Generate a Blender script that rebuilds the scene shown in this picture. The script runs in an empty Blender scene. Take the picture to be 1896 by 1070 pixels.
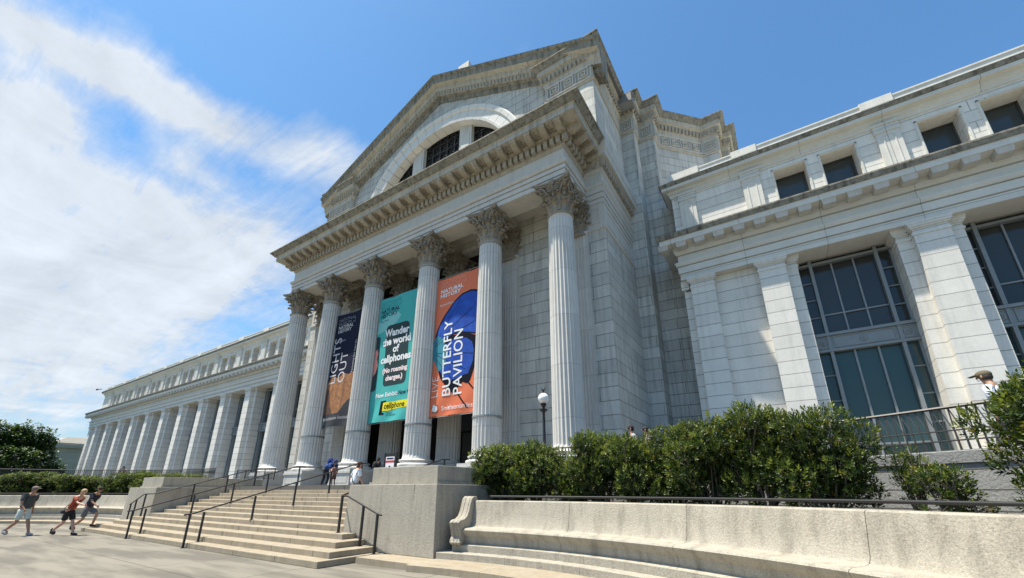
import bpy, bmesh, math, random
from math import sin, cos, pi, radians, sqrt, atan2, hypot
from mathutils import Vector, Matrix, noise
random.seed(7)
S = bpy.context.scene
COL = S.collection

# ------------------------------------------------------------------ camera
cd = bpy.data.cameras.new('camera'); cam = bpy.data.objects.new('camera', cd); COL.objects.link(cam)
R_ = Vector((0.8407317, 0.54145032, 0.00132946)); U_ = Vector((0.17129992, -0.26831192, 0.94797946)); F_ = Vector((-0.51364049, 0.79676864, 0.31832873))
cam.matrix_world = Matrix(((R_.x, U_.x, -F_.x, 0), (R_.y, U_.y, -F_.y, 0), (R_.z, U_.z, -F_.z, 1.6), (0, 0, 0, 1)))
cd.sensor_width = 36; cd.lens = 767.9 / 1896 * 36; cd.shift_y = (653.26 - 535) / 1896
cd.clip_start = 0.05; cd.clip_end = 6000
S.camera = cam
# ------------------------------------------------------------------ sky and sun
SUN_TO = Vector((-1.18, -1.0, 4.35)).normalized()
W = bpy.data.worlds.new('World'); S.world = W; W.use_nodes = True
nt = W.node_tree; N = nt.nodes; L = nt.links; N.clear()
wo = N.new('ShaderNodeOutputWorld'); bg = N.new('ShaderNodeBackground'); bg.inputs[1].default_value = 0.0595
sk = N.new('ShaderNodeTexSky'); sk.sky_type = 'NISHITA'; sk.sun_disc = False
sk.sun_elevation = math.asin(SUN_TO.z); sk.sun_rotation = radians(229.7); sk.air_density = 1.0; sk.dust_density = 0.6; sk.ozone_density = 3.2
def wnode(t, **k):
    n = N.new(t)
    for a, b in k.items(): setattr(n, a, b)
    return n
def wmath(op, a, b=None, c=None, clamp=False):
    n = N.new('ShaderNodeMath'); n.operation = op; n.use_clamp = clamp
    for i, v in enumerate((a, b, c)):
        if v is None: continue
        if hasattr(v, 'links'): L.new(v, n.inputs[i])
        else: n.inputs[i].default_value = v
    return n.outputs[0]
tc = wnode('ShaderNodeTexCoord'); sep = wnode('ShaderNodeSeparateXYZ'); L.new(tc.outputs['Generated'], sep.inputs[0])
X_, Y_, Z_ = sep.outputs
zc = wmath('MAXIMUM', Z_, 0.02)
# project directions on a cloud deck, so clouds shrink toward the horizon
den = wmath('ADD', zc, 0.12)
cx = wmath('DIVIDE', X_, den); cy = wmath('DIVIDE', Y_, den)
cmb = wnode('ShaderNodeCombineXYZ'); L.new(cx, cmb.inputs[0]); L.new(cy, cmb.inputs[1])
mp = wnode('ShaderNodeMapping'); mp.inputs['Rotation'].default_value = (0, 0, radians(-38)); mp.inputs['Scale'].default_value = (0.5, 2.3, 1); mp.inputs['Location'].default_value = (0.35, 1.2, 0); L.new(cmb.outputs[0], mp.inputs[0])
def wnoise(vec, sc, det, ro, dist=0):
    n = wnode('ShaderNodeTexNoise'); L.new(vec, n.inputs['Vector']); n.inputs['Scale'].default_value = sc; n.inputs['Detail'].default_value = det; n.inputs['Roughness'].default_value = ro; n.inputs['Distortion'].default_value = dist
    return n.outputs[0]
n1 = wnoise(mp.outputs[0], 1.0, 9, 0.62, 0.35)
n2 = wnoise(cmb.outputs[0], 3.1, 10, 0.66, 0.5)
n3 = wnoise(mp.outputs[0], 0.45, 3, 0.5, 0.0)
# cloud masses mostly placed from image pixels, each a soft ellipse on the sky dome: centre, long axis, short axis, half sizes, amount
CLOUDS = [((-0.7798, 0.0904, 0.6195), (0.1678, 0.9835, 0.0677), (-0.6031, 0.1567, -0.7821), 0.235, 0.044, .95),
((-0.7584, 0.1008, 0.6439), (0.2071, 0.974, 0.0915), (-0.618, 0.2027, -0.7596), 0.150, 0.040, .35),
((-0.9007, 0.2186, 0.3755), (0.393, 0.7783, 0.4896), (-0.1852, 0.5886, -0.787), 0.275, 0.112, 1.10),
((-0.8651, 0.1364, 0.4827), (0.2432, 0.9557, 0.1659), (-0.4387, 0.261, -0.8599), 0.17, 0.040, .55),
((-0.9747, 0.1504, 0.1656), (0.1591, 0.9864, 0.0406), (-0.1573, 0.0659, -0.9854), 0.30, 0.120, .62),
((-0.8068, 0.2002, 0.5559), (0.1494, 0.9794, -0.1359), (-0.5717, -0.0266, -0.82), 0.045, 0.035, .55),
((-0.6574, 0.3783, 0.6517), (0.3246, 0.9226, -0.2082), (-0.68, 0.0747, -0.7294), 0.105, 0.060, .42),
((-0.7027, 0.3158, 0.6376), (0.2616, 0.948, -0.1813), (-0.6617, 0.0394, -0.7488), 0.110, 0.050, .34),
((-0.8525, 0.0016, 0.5228), (-0.005, 0.9999, -0.0112), (-0.5227, -0.0121, -0.8524), 0.05, 0.045, 1.0),
((-0.9494, -0.0431, 0.3111), (-0.1379, 0.9472, -0.2896), (-0.2822, -0.3178, -0.9052), 0.10, 0.154, 1.1),
((-0.60, -0.55, 0.58), (0.67, -0.74, 0.0), (0.42, 0.39, 0.81), 0.60, 0.22, .9),
((-0.3087, 0.4827, 0.8196), (0.6158, 0.7581, -0.2145), (-0.7249, 0.4385, -0.5313), 0.080, 0.046, .20)]
def vdot(vec):
    n = N.new('ShaderNodeVectorMath'); n.operation = 'DOT_PRODUCT'; L.new(warp, n.inputs[0]); n.inputs[1].default_value = vec; return n.outputs['Value']
wn = wnode('ShaderNodeTexNoise'); L.new(tc.outputs['Generated'], wn.inputs['Vector']); wn.inputs['Scale'].default_value = 5.5; wn.inputs['Detail'].default_value = 6; wn.inputs['Roughness'].default_value = .62
ws = wnode('ShaderNodeVectorMath', operation='SUBTRACT'); L.new(wn.outputs['Color'], ws.inputs[0]); ws.inputs[1].default_value = (.5, .5, .5)
wm1 = wnode('ShaderNodeVectorMath', operation='SCALE'); L.new(ws.outputs[0], wm1.inputs[0]); wm1.inputs['Scale'].default_value = .11
wa = wnode('ShaderNodeVectorMath', operation='ADD'); L.new(tc.outputs['Generated'], wa.inputs[0]); L.new(wm1.outputs[0], wa.inputs[1]); warp = wa.outputs[0]
cov = None
for cc_, ta, na, ra, rb, amp in CLOUDS:
    a = wmath('DIVIDE', vdot(ta), ra); b = wmath('DIVIDE', vdot(na), rb); f = wmath('GREATER_THAN', vdot(cc_), 0.3)
    e = wmath('EXPONENT', wmath('MULTIPLY', wmath('ADD', wmath('MULTIPLY', a, a), wmath('MULTIPLY', b, b)), -1.0)); e = wmath('MULTIPLY', wmath('MULTIPLY', e, amp), f)
    cov = e if cov is None else wmath('ADD', cov, wmath('MULTIPLY', e, wmath('SUBTRACT', 1.0, wmath('MULTIPLY', cov, .45))))
n4 = wnoise(mp.outputs[0], 5.0, 10, 0.7, 0.8)
mix = wmath('ADD', wmath('MULTIPLY', wmath('SUBTRACT', n1, .5), 1.15), wmath('ADD', wmath('MULTIPLY', wmath('SUBTRACT', n2, .5), .95), wmath('MULTIPLY', wmath('SUBTRACT', n4, .5), 1.0)))
dens = wmath('MULTIPLY', wmath('SUBTRACT', wmath('ADD', wmath('MULTIPLY', mix, wmath('ADD', wmath('MULTIPLY', cov, 1.05), .25)), wmath('MULTIPLY', cov, .95)), 0.17), 1.75, clamp=True)
dens = wmath('MULTIPLY', wmath('POWER', dens, 1.05), 0.93)
cshade = wmath('ADD', wmath('MULTIPLY', n2, 4.5), wmath('ADD', wmath('MULTIPLY', n1, 6.0), 2.7))
ccol = wnode('ShaderNodeCombineXYZ'); L.new(wmath('MULTIPLY', cshade, 0.93), ccol.inputs[0]); L.new(cshade, ccol.inputs[1]); L.new(wmath('MULTIPLY', cshade, 1.08), ccol.inputs[2])
mx = wnode('ShaderNodeMix', data_type='RGBA'); blu = wnode('ShaderNodeVectorMath', operation='MULTIPLY'); L.new(sk.outputs[0], blu.inputs[0]); hz = wmath('MULTIPLY', zc, 3.2, clamp=True); tb = wnode('ShaderNodeMix', data_type='RGBA'); L.new(hz, tb.inputs[0]); tb.inputs[6].default_value = (1.15, 1.12, 1.12, 1); tb.inputs[7].default_value = (1.25, 1.86, 2.06, 1); L.new(tb.outputs[2], blu.inputs[1]); L.new(dens, mx.inputs[0]); L.new(blu.outputs[0], mx.inputs[6]); L.new(ccol.outputs[0], mx.inputs[7])
L.new(mx.outputs[2], bg.inputs[0]); L.new(bg.outputs[0], wo.inputs[0])
sl = bpy.data.lights.new('sun', 'SUN'); sl.energy = 5.0; sl.angle = radians(0.53); sl.color = (1, 0.925, 0.79)
so = bpy.data.objects.new('sun', sl); COL.objects.link(so); so.location = (-30, -30, 90)
so.rotation_euler = (-SUN_TO).to_track_quat('-Z', 'Y').to_euler()
S.view_settings.view_transform = 'Standard'; S.view_settings.look = 'None'; S.view_settings.exposure = 0.80; S.view_settings.gamma = 1
S.render.film_transparent = False
try: S.cycles.max_bounces = 6; S.cycles.diffuse_bounces = 4
except Exception: pass

# ------------------------------------------------------------------ materials
def mat(name, base=(.5, .5, .5), rough=.75, metal=0.0, var=0.12, vscale=3.0, bump=0.0, bscale=40, spec=0.5,
        course=None, off=0.0, blen=1.6, mort=0.03, mcol=0.45, speck=0.0, speckscale=60, streak=0.0, tint=None, tintamt=0.0, brickvar=0.12, jointx=True, drums=None, moff=0.5, xonly=False):
    m = bpy.data.materials.new(name); m.use_nodes = True; n = m.node_tree.nodes; l = m.node_tree.links
    b = n['Principled BSDF']; b.inputs['Roughness'].default_value = rough; b.inputs['Metallic'].default_value = metal
    b.inputs['Specular IOR Level'].default_value = spec
    geo = n.new('ShaderNodeNewGeometry'); sp = n.new('ShaderNodeSeparateXYZ'); l.new(geo.outputs['Position'], sp.inputs[0])
    def mt(op, a, bb=None, clamp=False):
        k = n.new('ShaderNodeMath'); k.operation = op; k.use_clamp = clamp
        for i, v in enumerate((a, bb)):
            if v is None: continue
            if hasattr(v, 'links'): l.new(v, k.inputs[i])
            else: k.inputs[i].default_value = v
        return k.outputs[0]
    def noi(sc, det=6, ro=.6, vec=None):
        k = n.new('ShaderNodeTexNoise'); l.new(vec or geo.outputs['Position'], k.inputs['Vector']); k.inputs['Scale'].default_value = sc; k.inputs['Detail'].default_value = det; k.inputs['Roughness'].default_value = ro
        return k.outputs[0]
    # value multiplier
    v = mt('ADD', mt('MULTIPLY', mt('SUBTRACT', noi(vscale), .5), var * 2.6), 1.0)
    v = mt('MULTIPLY', v, mt('ADD', mt('MULTIPLY', mt('SUBTRACT', noi(vscale * 7, 4), .5), var * 1.6), 1.0))
    hgt = None
    if course:
        cv = n.new('ShaderNodeCombineXYZ'); l.new(sp.outputs[0] if xonly else mt('ADD', sp.outputs[0], sp.outputs[1]), cv.inputs[0]); l.new(mt('ADD', sp.outputs[2], -off + 200 * course), cv.inputs[1])
        br = n.new('ShaderNodeTexBrick'); l.new(cv.outputs[0], br.inputs[0]); br.inputs['Color1'].default_value = (1 - brickvar, ) * 3 + (1,); br.inputs['Color2'].default_value = (1 + brickvar * .4, ) * 3 + (1,)
        br.inputs['Mortar'].default_value = (mcol, ) * 3 + (1,); br.inputs['Scale'].default_value = 1; br.inputs['Mortar Size'].default_value = mort; br.inputs['Mortar Smooth'].default_value = .15
        br.inputs['Brick Width'].default_value = blen; br.inputs['Row Height'].default_value = course; br.offset = moff
        v = mt('MULTIPLY', v, br.outputs[0]); hgt = br.outputs[1]
    if drums:
        fr = mt('FRACT', mt('DIVIDE', mt('ADD', sp.outputs[2], 100 * drums), drums))
        j = mt('LESS_THAN', fr, .012); v = mt('MULTIPLY', v, mt('SUBTRACT', 1, mt('MULTIPLY', j, .3)))
        fl = mt('FLOOR', mt('DIVIDE', mt('ADD', sp.outputs[2], 100 * drums), drums))
        v = mt('MULTIPLY', v, mt('ADD', mt('MULTIPLY', mt('FRACT', mt('MULTIPLY', mt('SINE', mt('ADD', fl, mt('MULTIPLY', mt('FLOOR', mt('DIVIDE', sp.outputs[0], 3.5)), 7.3))), 431.7)), .10), .95))
    if speck:
        k = noi(speckscale, 3, .7); v = mt('MULTIPLY', v, mt('ADD', mt('MULTIPLY', mt('SUBTRACT', k, .5), speck * 4), 1.0))
    if streak:
        mpn = n.new('ShaderNodeMapping'); mpn.inputs['Scale'].default_value = (3.2, 3.2, .22); l.new(geo.outputs['Position'], mpn.inputs[0])
        k = noi(1.6, 5, .6, mpn.outputs[0]); dk = mt('MULTIPLY', mt('SUBTRACT', k, .48), 5, clamp=True); v = mt('MULTIPLY', v, mt('SUBTRACT', 1, mt('MULTIPLY', dk, streak)))
    cm = n.new('ShaderNodeVectorMath'); cm.operation = 'SCALE'
    if tint:
        tm = n.new('ShaderNodeMix'); tm.data_type = 'RGBA'; tm.inputs[6].default_value = (*base, 1); tm.inputs[7].default_value = (*tint, 1)
        l.new(mt('MULTIPLY', mt('SUBTRACT', noi(vscale * 1.7, 5, .65), .42), 3.5 * tintamt, clamp=True), tm.inputs[0]); l.new(tm.outputs[2], cm.inputs[0])
    else: cm.inputs[0].default_value = base
    l.new(v, cm.inputs['Scale']); l.new(cm.outputs[0], b.inputs['Base Color'])
    if bump or hgt is not None:
        bp = n.new('ShaderNodeBump'); bp.inputs['Strength'].default_value = 1; bp.inputs['Distance'].default_value = 1
        h = mt('MULTIPLY', noi(bscale, 4, .6), bump)
        if hgt is not None: h = mt('SUBTRACT', h, mt('MULTIPLY', hgt, .02))
        l.new(h, bp.inputs['Height']); l.new(bp.outputs[0], b.inputs['Normal'])
    return m
K = 1.21  # whole building is scaled by this factor about the camera position
def zm(z): return 1.6 + K * (z - 1.6)
MS = dict(
    wall=mat('pale_ashlar', (.57, .555, .505), .8, var=.13, vscale=.9, bump=.004, bscale=14, course=.5 * K, off=zm(9.14), blen=2.1, mort=.016, mcol=.48, brickvar=.17, streak=.3, tint=(.47, .47, .455), tintamt=.5),
    wing=mat('white_granite_ashlar', (.74, .715, .655), .78, var=.09, vscale=1.2, bump=.003, bscale=22, course=.47 * K, off=zm(9.24), blen=60, mort=.014, mcol=.52, brickvar=.08, streak=.12, speck=.07, speckscale=18),
    wingplain=mat('white_granite_mouldings', (.66, .64, .58), .78, var=.12, vscale=1.2, bump=.003, bscale=22, speck=.04, speckscale=18, course=5.0, off=2.0, blen=3.1, mort=.010, mcol=.55, brickvar=.05, moff=0, xonly=True),
    plain=mat('plain_pale_stone', (.56, .54, .495), .8, var=.07, vscale=1.1, bump=.003, bscale=18, streak=.12, tint=(.50, .48, .43), tintamt=.35),
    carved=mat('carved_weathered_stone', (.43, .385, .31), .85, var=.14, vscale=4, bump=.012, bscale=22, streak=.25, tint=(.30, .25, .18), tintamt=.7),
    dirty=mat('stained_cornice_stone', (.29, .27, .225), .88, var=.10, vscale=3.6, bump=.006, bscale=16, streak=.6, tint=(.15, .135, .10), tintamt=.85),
    column=mat('fluted_column_stone', (.60, .585, .55), .75, var=.07, vscale=1.4, bump=.002, bscale=24, drums=2.15, streak=.14, tint=(.52, .49, .44), tintamt=.4),
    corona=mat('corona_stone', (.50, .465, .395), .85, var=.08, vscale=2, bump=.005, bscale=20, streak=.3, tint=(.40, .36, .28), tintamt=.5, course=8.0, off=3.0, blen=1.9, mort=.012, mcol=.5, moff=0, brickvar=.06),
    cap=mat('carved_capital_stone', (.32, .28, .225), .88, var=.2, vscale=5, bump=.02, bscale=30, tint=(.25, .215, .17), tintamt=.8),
    granite=mat('flecked_granite', (.35, .32, .26), .8, var=.14, vscale=1.0, bump=.008, bscale=30, speck=.30, speckscale=36, streak=.22),
    bench=mat('rough_bench_granite', (.35, .32, .26), .85, var=.1, vscale=1.0, bump=.01, bscale=30, speck=.36, speckscale=58, streak=.30, tint=(.36, .32, .25), tintamt=.5),
    terrace=mat('dark_granite_courses', (.30, .305, .30), .85, var=.14, vscale=1.6, bump=.01, bscale=25, course=.30, off=2.24, blen=30, mort=.012, mcol=.3, brickvar=.1, speck=.22, speckscale=34),
    step=mat('buff_stone_steps', (.32, .272, .20), .85, var=.16, vscale=2.3, bump=.006, bscale=35, speck=.10, speckscale=50, streak=.16, tint=(.29, .23, .15), tintamt=.7),
    black=mat('black_painted_metal', (.012, .012, .013), .5, var=.1, bump=.0005),
    bronze=mat('bronze_metal', (.10, .095, .09), .5, metal=.6, var=.2),
    frame=mat('grey_green_bronze_frame', (.24, .26, .265), .55, metal=.15, var=.15, vscale=4),
    leadroof=mat('lead_roof', (.2, .2, .2), .7),
    soil=mat('dark_planting_soil', (.05, .04, .03), .95, var=.3, vscale=6, bump=.03),
    bark=mat('grey_brown_bark', (.16, .13, .10), .9, var=.3, vscale=9, bump=.02),
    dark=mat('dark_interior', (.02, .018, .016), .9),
    white=mat('milk_glass_globe', (.82, .82, .80), .25, var=.01),
    farstone=mat('distant_grey_stone', (.36, .33, .275), .9, var=.1, vscale=.4, course=1.4, blen=4, mcol=.7),
    hall=mat('vestibule_stone', (.30, .28, .25), .85, var=.1),
)
def solid(name, c, rough=.8, metal=0, var=.06, vs=12, bump=0):
    return mat(name, c, rough, metal, var=var, vscale=vs, bump=bump, bscale=60)
def glassmat(name, c, rough=.08):
    m = bpy.data.materials.new(name); m.use_nodes = True; b = m.node_tree.nodes['Principled BSDF']
    n = m.node_tree.nodes; l = m.node_tree.links; geo = n.new('ShaderNodeNewGeometry'); no = n.new('ShaderNodeTexNoise'); l.new(geo.outputs[0], no.inputs[0]); no.inputs['Scale'].default_value = .35; no.inputs['Detail'].default_value = 3
    cr = n.new('ShaderNodeMix'); cr.data_type = 'RGBA'; cr.inputs[6].default_value = (*c, 1); cr.inputs[7].default_value = (c[0] * 1.9 + .01, c[1] * 1.7 + .01, c[2] * 1.5 + .01, 1); l.new(no.outputs[0], cr.inputs[0]); l.new(cr.outputs[2], b.inputs['Base Color'])
    bp = n.new('ShaderNodeBump'); bp.inputs['Distance'].default_value = .01; bp.inputs['Strength'].default_value = .6; n2 = n.new('ShaderNodeTexNoise'); l.new(geo.outputs[0], n2.inputs[0]); n2.inputs['Scale'].default_value = 1.1; l.new(n2.outputs[0], bp.inputs['Height']); l.new(bp.outputs[0], b.inputs['Normal'])
    b.inputs['Roughness'].default_value = rough; b.inputs['Specular IOR Level'].default_value = .45
    return m
MS['glass'] = glassmat('dark_window_glass', (.022, .025, .026)); MS['glass2'] = glassmat('teal_blind_window_glass', (.022, .050, .054))
MS['glass3'] = glassmat('attic_window_glass', (.03, .042, .05), .05)

# ------------------------------------------------------------------ mesh helpers
class MB:
    """collects faces; B=True scales coordinates read off image pixels about the camera position"""
    def __init__(s, B=False): s.v = []; s.f = []; s.mi = []; s.B = B; s.cur = 0
    def add(s, vs, fs):
        o = len(s.v)
        s.v += [(K * x, K * y, 1.6 + K * (z - 1.6)) for x, y, z in vs] if s.B else [tuple(v) for v in vs]
        s.f += [tuple(i + o for i in f) for f in fs]; s.mi += [s.cur] * len(fs)
    def box(s, x0, x1, y0, y1, z0, z1):
        s.add([(x0, y0, z0), (x1, y0, z0), (x1, y1, z0), (x0, y1, z0), (x0, y0, z1), (x1, y0, z1), (x1, y1, z1), (x0, y1, z1)],
              [(0, 3, 2, 1), (4, 5, 6, 7), (0, 1, 5, 4), (1, 2, 6, 5), (2, 3, 7, 6), (3, 0, 4, 7)])
    def obox(s, a, d, s0, s1, p0, p1, z0, z1):
        """box along direction d from point a; p is outward (right of travel)"""
        n = (d[1], -d[0])
        P = lambda q, p, z: (a[0] + d[0] * q + n[0] * p, a[1] + d[1] * q + n[1] * p, z)
        s.add([P(s0, p0, z0), P(s0, p1, z0), P(s1, p1, z0), P(s1, p0, z0), P(s0, p0, z1), P(s0, p1, z1), P(s1, p1, z1), P(s1, p0, z1)],
              [(0, 3, 2, 1), (4, 5, 6, 7), (0, 1, 5, 4), (1, 2, 6, 5), (2, 3, 7, 6), (3, 0, 4, 7)])
    def sweep(s, path, prof, caps=True):
        """profile [(p,z)..] along a plan polyline, outward = right of travel"""
        n = len(path); dirs = []
        for i in range(n - 1):
            dx, dy = path[i + 1][0] - path[i][0], path[i + 1][1] - path[i][1]; h = hypot(dx, dy); dirs.append((dx / h, dy / h))
        rings = []
        for i in range(n):
            d0 = dirs[max(0, i - 1)]; d1 = dirs[min(n - 2, i)]
            n0 = (d0[1], -d0[0]); n1 = (d1[1], -d1[0]); mx_, my = n0[0] + n1[0], n0[1] + n1[1]; q = mx_ * n0[0] + my * n0[1]
            mx_, my = mx_ / q, my / q
            rings.append([(path[i][0] + mx_ * p, path[i][1] + my * p, z) for p, z in prof])
        m = len(prof); vs = [v for r in rings for v in r]; fs = []
        for i in range(n - 1):
            for j in range(m): fs.append((i * m + j, (i + 1) * m + j, (i + 1) * m + (j + 1) % m, i * m + (j + 1) % m))
        if caps: fs.append(tuple(range(m))); fs.append(tuple((n - 1) * m + j for j in reversed(range(m))))
        s.add(vs, fs)
    def tube(s, pts, r, seg=6, cap=True):
        pts = [Vector(p) for p in pts]; rs = r if isinstance(r, (list, tuple)) else [r] * len(pts); vs = []; fs = []
        for i, p in enumerate(pts):
            t = (pts[min(i + 1, len(pts) - 1)] - pts[max(i - 1, 0)]).normalized()
            a = t.orthogonal().normalized() if abs(t.z) > .9 else Vector((0, 0, 1)).cross(t).normalized(); b = t.cross(a)
            for k in range(seg):
                an = 2 * pi * k / seg; vs.append(tuple(p + (a * cos(an) + b * sin(an)) * rs[i]))
        for i in range(len(pts) - 1):
            for k in range(seg): fs.append((i * seg + k, i * seg + (k + 1) % seg, (i + 1) * seg + (k + 1) % seg, (i + 1) * seg + k))
        if cap: fs.append(tuple(reversed(range(seg)))); fs.append(tuple((len(pts) - 1) * seg + k for k in range(seg)))
        s.add(vs, fs)
    def lathe(s, c, prof, seg=24):
        vs = []; fs = []; m = len(prof)
        for k in range(seg):
            a = 2 * pi * k / seg
            for r, z in prof: vs.append((c[0] + r * cos(a), c[1] + r * sin(a), c[2] + z))
        for k in range(seg):
            k2 = (k + 1) % seg
            for j in range(m - 1): fs.append((k * m + j, k2 * m + j, k2 * m + j + 1, k * m + j + 1))
        fs.append(tuple(k * m for k in reversed(range(seg)))); fs.append(tuple(k * m + m - 1 for k in range(seg)))
        s.add(vs, fs)
    def sphere(s, c, rx, ry=None, rz=None, seg=12, ring=8):
        ry = ry or rx; rz = rz or rx; vs = []; fs = []
        for i in range(ring + 1):
            t = pi * i / ring
            for k in range(seg):
                a = 2 * pi * k / seg; vs.append((c[0] + rx * sin(t) * cos(a), c[1] + ry * sin(t) * sin(a), c[2] + rz * cos(t)))
        for i in range(ring):
            for k in range(seg): fs.append((i * seg + k, (i + 1) * seg + k, (i + 1) * seg + (k + 1) % seg, i * seg + (k + 1) % seg))
        s.add(vs, fs)
    def mesh(s, name, mats, smooth=False, fix=True):
        me = bpy.data.meshes.new(name); me.from_pydata(s.v, [], s.f); 
        for m in (mats if isinstance(mats, (list, tuple)) else [mats]): me.materials.append(m)
        me.polygons.foreach_set('material_index', s.mi)
        if fix:
            bm = bmesh.new(); bm.from_mesh(me); bmesh.ops.remove_doubles(bm, verts=bm.verts, dist=1e-5) if smooth else None
            bmesh.ops.recalc_face_normals(bm, faces=bm.faces); bm.to_mesh(me); bm.free()
        if smooth:
            me.polygons.foreach_set('use_smooth', [True] * len(me.polygons))
            try: me.set_sharp_from_angle(angle=radians(smooth if smooth is not True else 35))
            except Exception: pass
        me.update(); return me
def link(name, me, parent=None, loc=None):
    o = bpy.data.objects.new(name, me); COL.objects.link(o)
    if parent: o.parent = parent
    if loc: o.location = loc
    return o
def tag(o, label=None, cat=None, group=None, kind=None):
    if label: o['label'] = label
    if cat: o['category'] = cat
    if group: o['group'] = group
    if kind: o['kind'] = kind
    return o
def thing(name, label, cat, loc=(0, 0, 0), rz=0, group=None):
    o = bpy.data.objects.new(name, None); COL.objects.link(o); o.location = loc; o.rotation_euler = (0, 0, rz); o.empty_display_size = .3
    return tag(o, label, cat, group)
def copy_tree(o, parent=None):
    c = o.copy(); COL.objects.link(c); c.parent = parent
    for ch in list(o.children): copy_tree(ch, c)
    return c
CXP = -14.45
mi = lambda x: 2 * CXP - x
def polar(c, r, deg): return (c[0] + r * cos(radians(deg)), c[1] + r * sin(radians(deg)))

# ------------------------------------------------------------------ ground
g = MB(); g.box(-1500, 1500, -1500, 1500, -.5, -.03); tag(link('lawn_ground', g.mesh('lawn_ground', mat('dry_lawn', (.07, .09, .035), .95, var=.3, vscale=2, bump=.02))), kind='structure')
def plaza_mat():
    m = mat('pale_concrete_paving', (.19, .174, .140), .85, var=.06, vscale=.5, bump=.003, bscale=60, speck=.04, speckscale=70)
    n = m.node_tree.nodes; l = m.node_tree.links; b = n['Principled BSDF']; src = b.inputs['Base Color'].links[0].from_socket
    geo = n.new('ShaderNodeNewGeometry'); mpn = n.new('ShaderNodeMapping'); mpn.inputs['Rotation'].default_value = (0, 0, radians(30)); mpn.inputs['Scale'].default_value = (.25, 1.3, 1); l.new(geo.outputs[0], mpn.inputs[0])
    no = n.new('ShaderNodeTexNoise'); no.inputs['Scale'].default_value = 1.3; no.inputs['Detail'].default_value = 5; l.new(mpn.outputs[0], no.inputs[0])
    mr = n.new('ShaderNodeMapRange'); mr.inputs[1].default_value = .43; mr.inputs[2].default_value = .60; mr.inputs[3].default_value = 1.04; mr.inputs[4].default_value = .62; l.new(no.outputs[0], mr.inputs[0])
    br = n.new('ShaderNodeTexBrick'); mp2 = n.new('ShaderNodeMapping'); mp2.inputs['Location'].default_value = (.4, .52, 0); l.new(geo.outputs[0], mp2.inputs[0]); l.new(mp2.outputs[0], br.inputs[0]); br.inputs['Scale'].default_value = 1; br.inputs['Brick Width'].default_value = 3.0; br.inputs['Row Height'].default_value = 2.4; br.offset = 0
    br.inputs['Mortar Size'].default_value = .016; br.inputs['Color1'].default_value = (1.03, 1.03, 1.03, 1); br.inputs['Color2'].default_value = (.92, .91, .89, 1); br.inputs['Mortar'].default_value = (.45, .43, .40, 1)
    v1 = n.new('ShaderNodeVectorMath'); v1.operation = 'SCALE'; l.new(src, v1.inputs[0]); l.new(mr.outputs[0], v1.inputs['Scale'])
    v2 = n.new('ShaderNodeVectorMath'); v2.operation = 'MULTIPLY'; l.new(v1.outputs[0], v2.inputs[0]); l.new(br.outputs[0], v2.inputs[1]); l.new(v2.outputs[0], b.inputs['Base Color'])
    return m
g = MB(); g.box(-75, 40, -60, 12, -.029, 0); plaza = tag(link('plaza_paving', g.mesh('plaza_paving', plaza_mat())), kind='structure')
# terrace floor behind the curved planting beds
CR = (-5.5, -1.6); CLc = (-29.5, -1.6); RT = 13.5
g = MB(); TZ = 1.87
def sect(c, a0, a1, r0, far):
    n = 24; vs = []; fs = []
    for i in range(n + 1):
        a = radians(a0 + (a1 - a0) * i / n); p = (c[0] + r0 * cos(a), c[1] + r0 * sin(a)); q = far(a)
        vs += [(*p, TZ), (*q, TZ), (*p, TZ - .3), (*q, TZ - .3)]
    for i in range(n): o = 4 * i; fs += [(o, o + 1, o + 5, o + 4), (o + 2, o + 6, o + 7, o + 3)]
    g.add(vs, fs)
def farR(c, yf, xf):
    def f(a):
        t1 = (yf - c[1]) / max(sin(a), 1e-3); t2 = (xf - c[0]) / cos(a) if abs(cos(a)) > 1e-3 and (xf - c[0]) * cos(a) > 0 else 1e9
        t = min(t1, t2); return (c[0] + t * cos(a), c[1] + t * sin(a))
    return f
sect(CR, 90, 2, RT + .02, farR(CR, 30, 40)); sect(CLc, 90, 178, RT + .02, farR(CLc, 30, -110))
g.box(-29.5, -24.35, 11.92, 30, TZ - .3, TZ); g.box(-10.65, -5.5, 11.92, 30, TZ - .3, TZ); g.box(-24.35, -10.65, 11.3, 30, TZ - .3, TZ)
tag(link('terrace_floor', g.mesh('terrace_floor', solid('terrace_paving', (.11, .105, .095), .85))), kind='structure')

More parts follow.
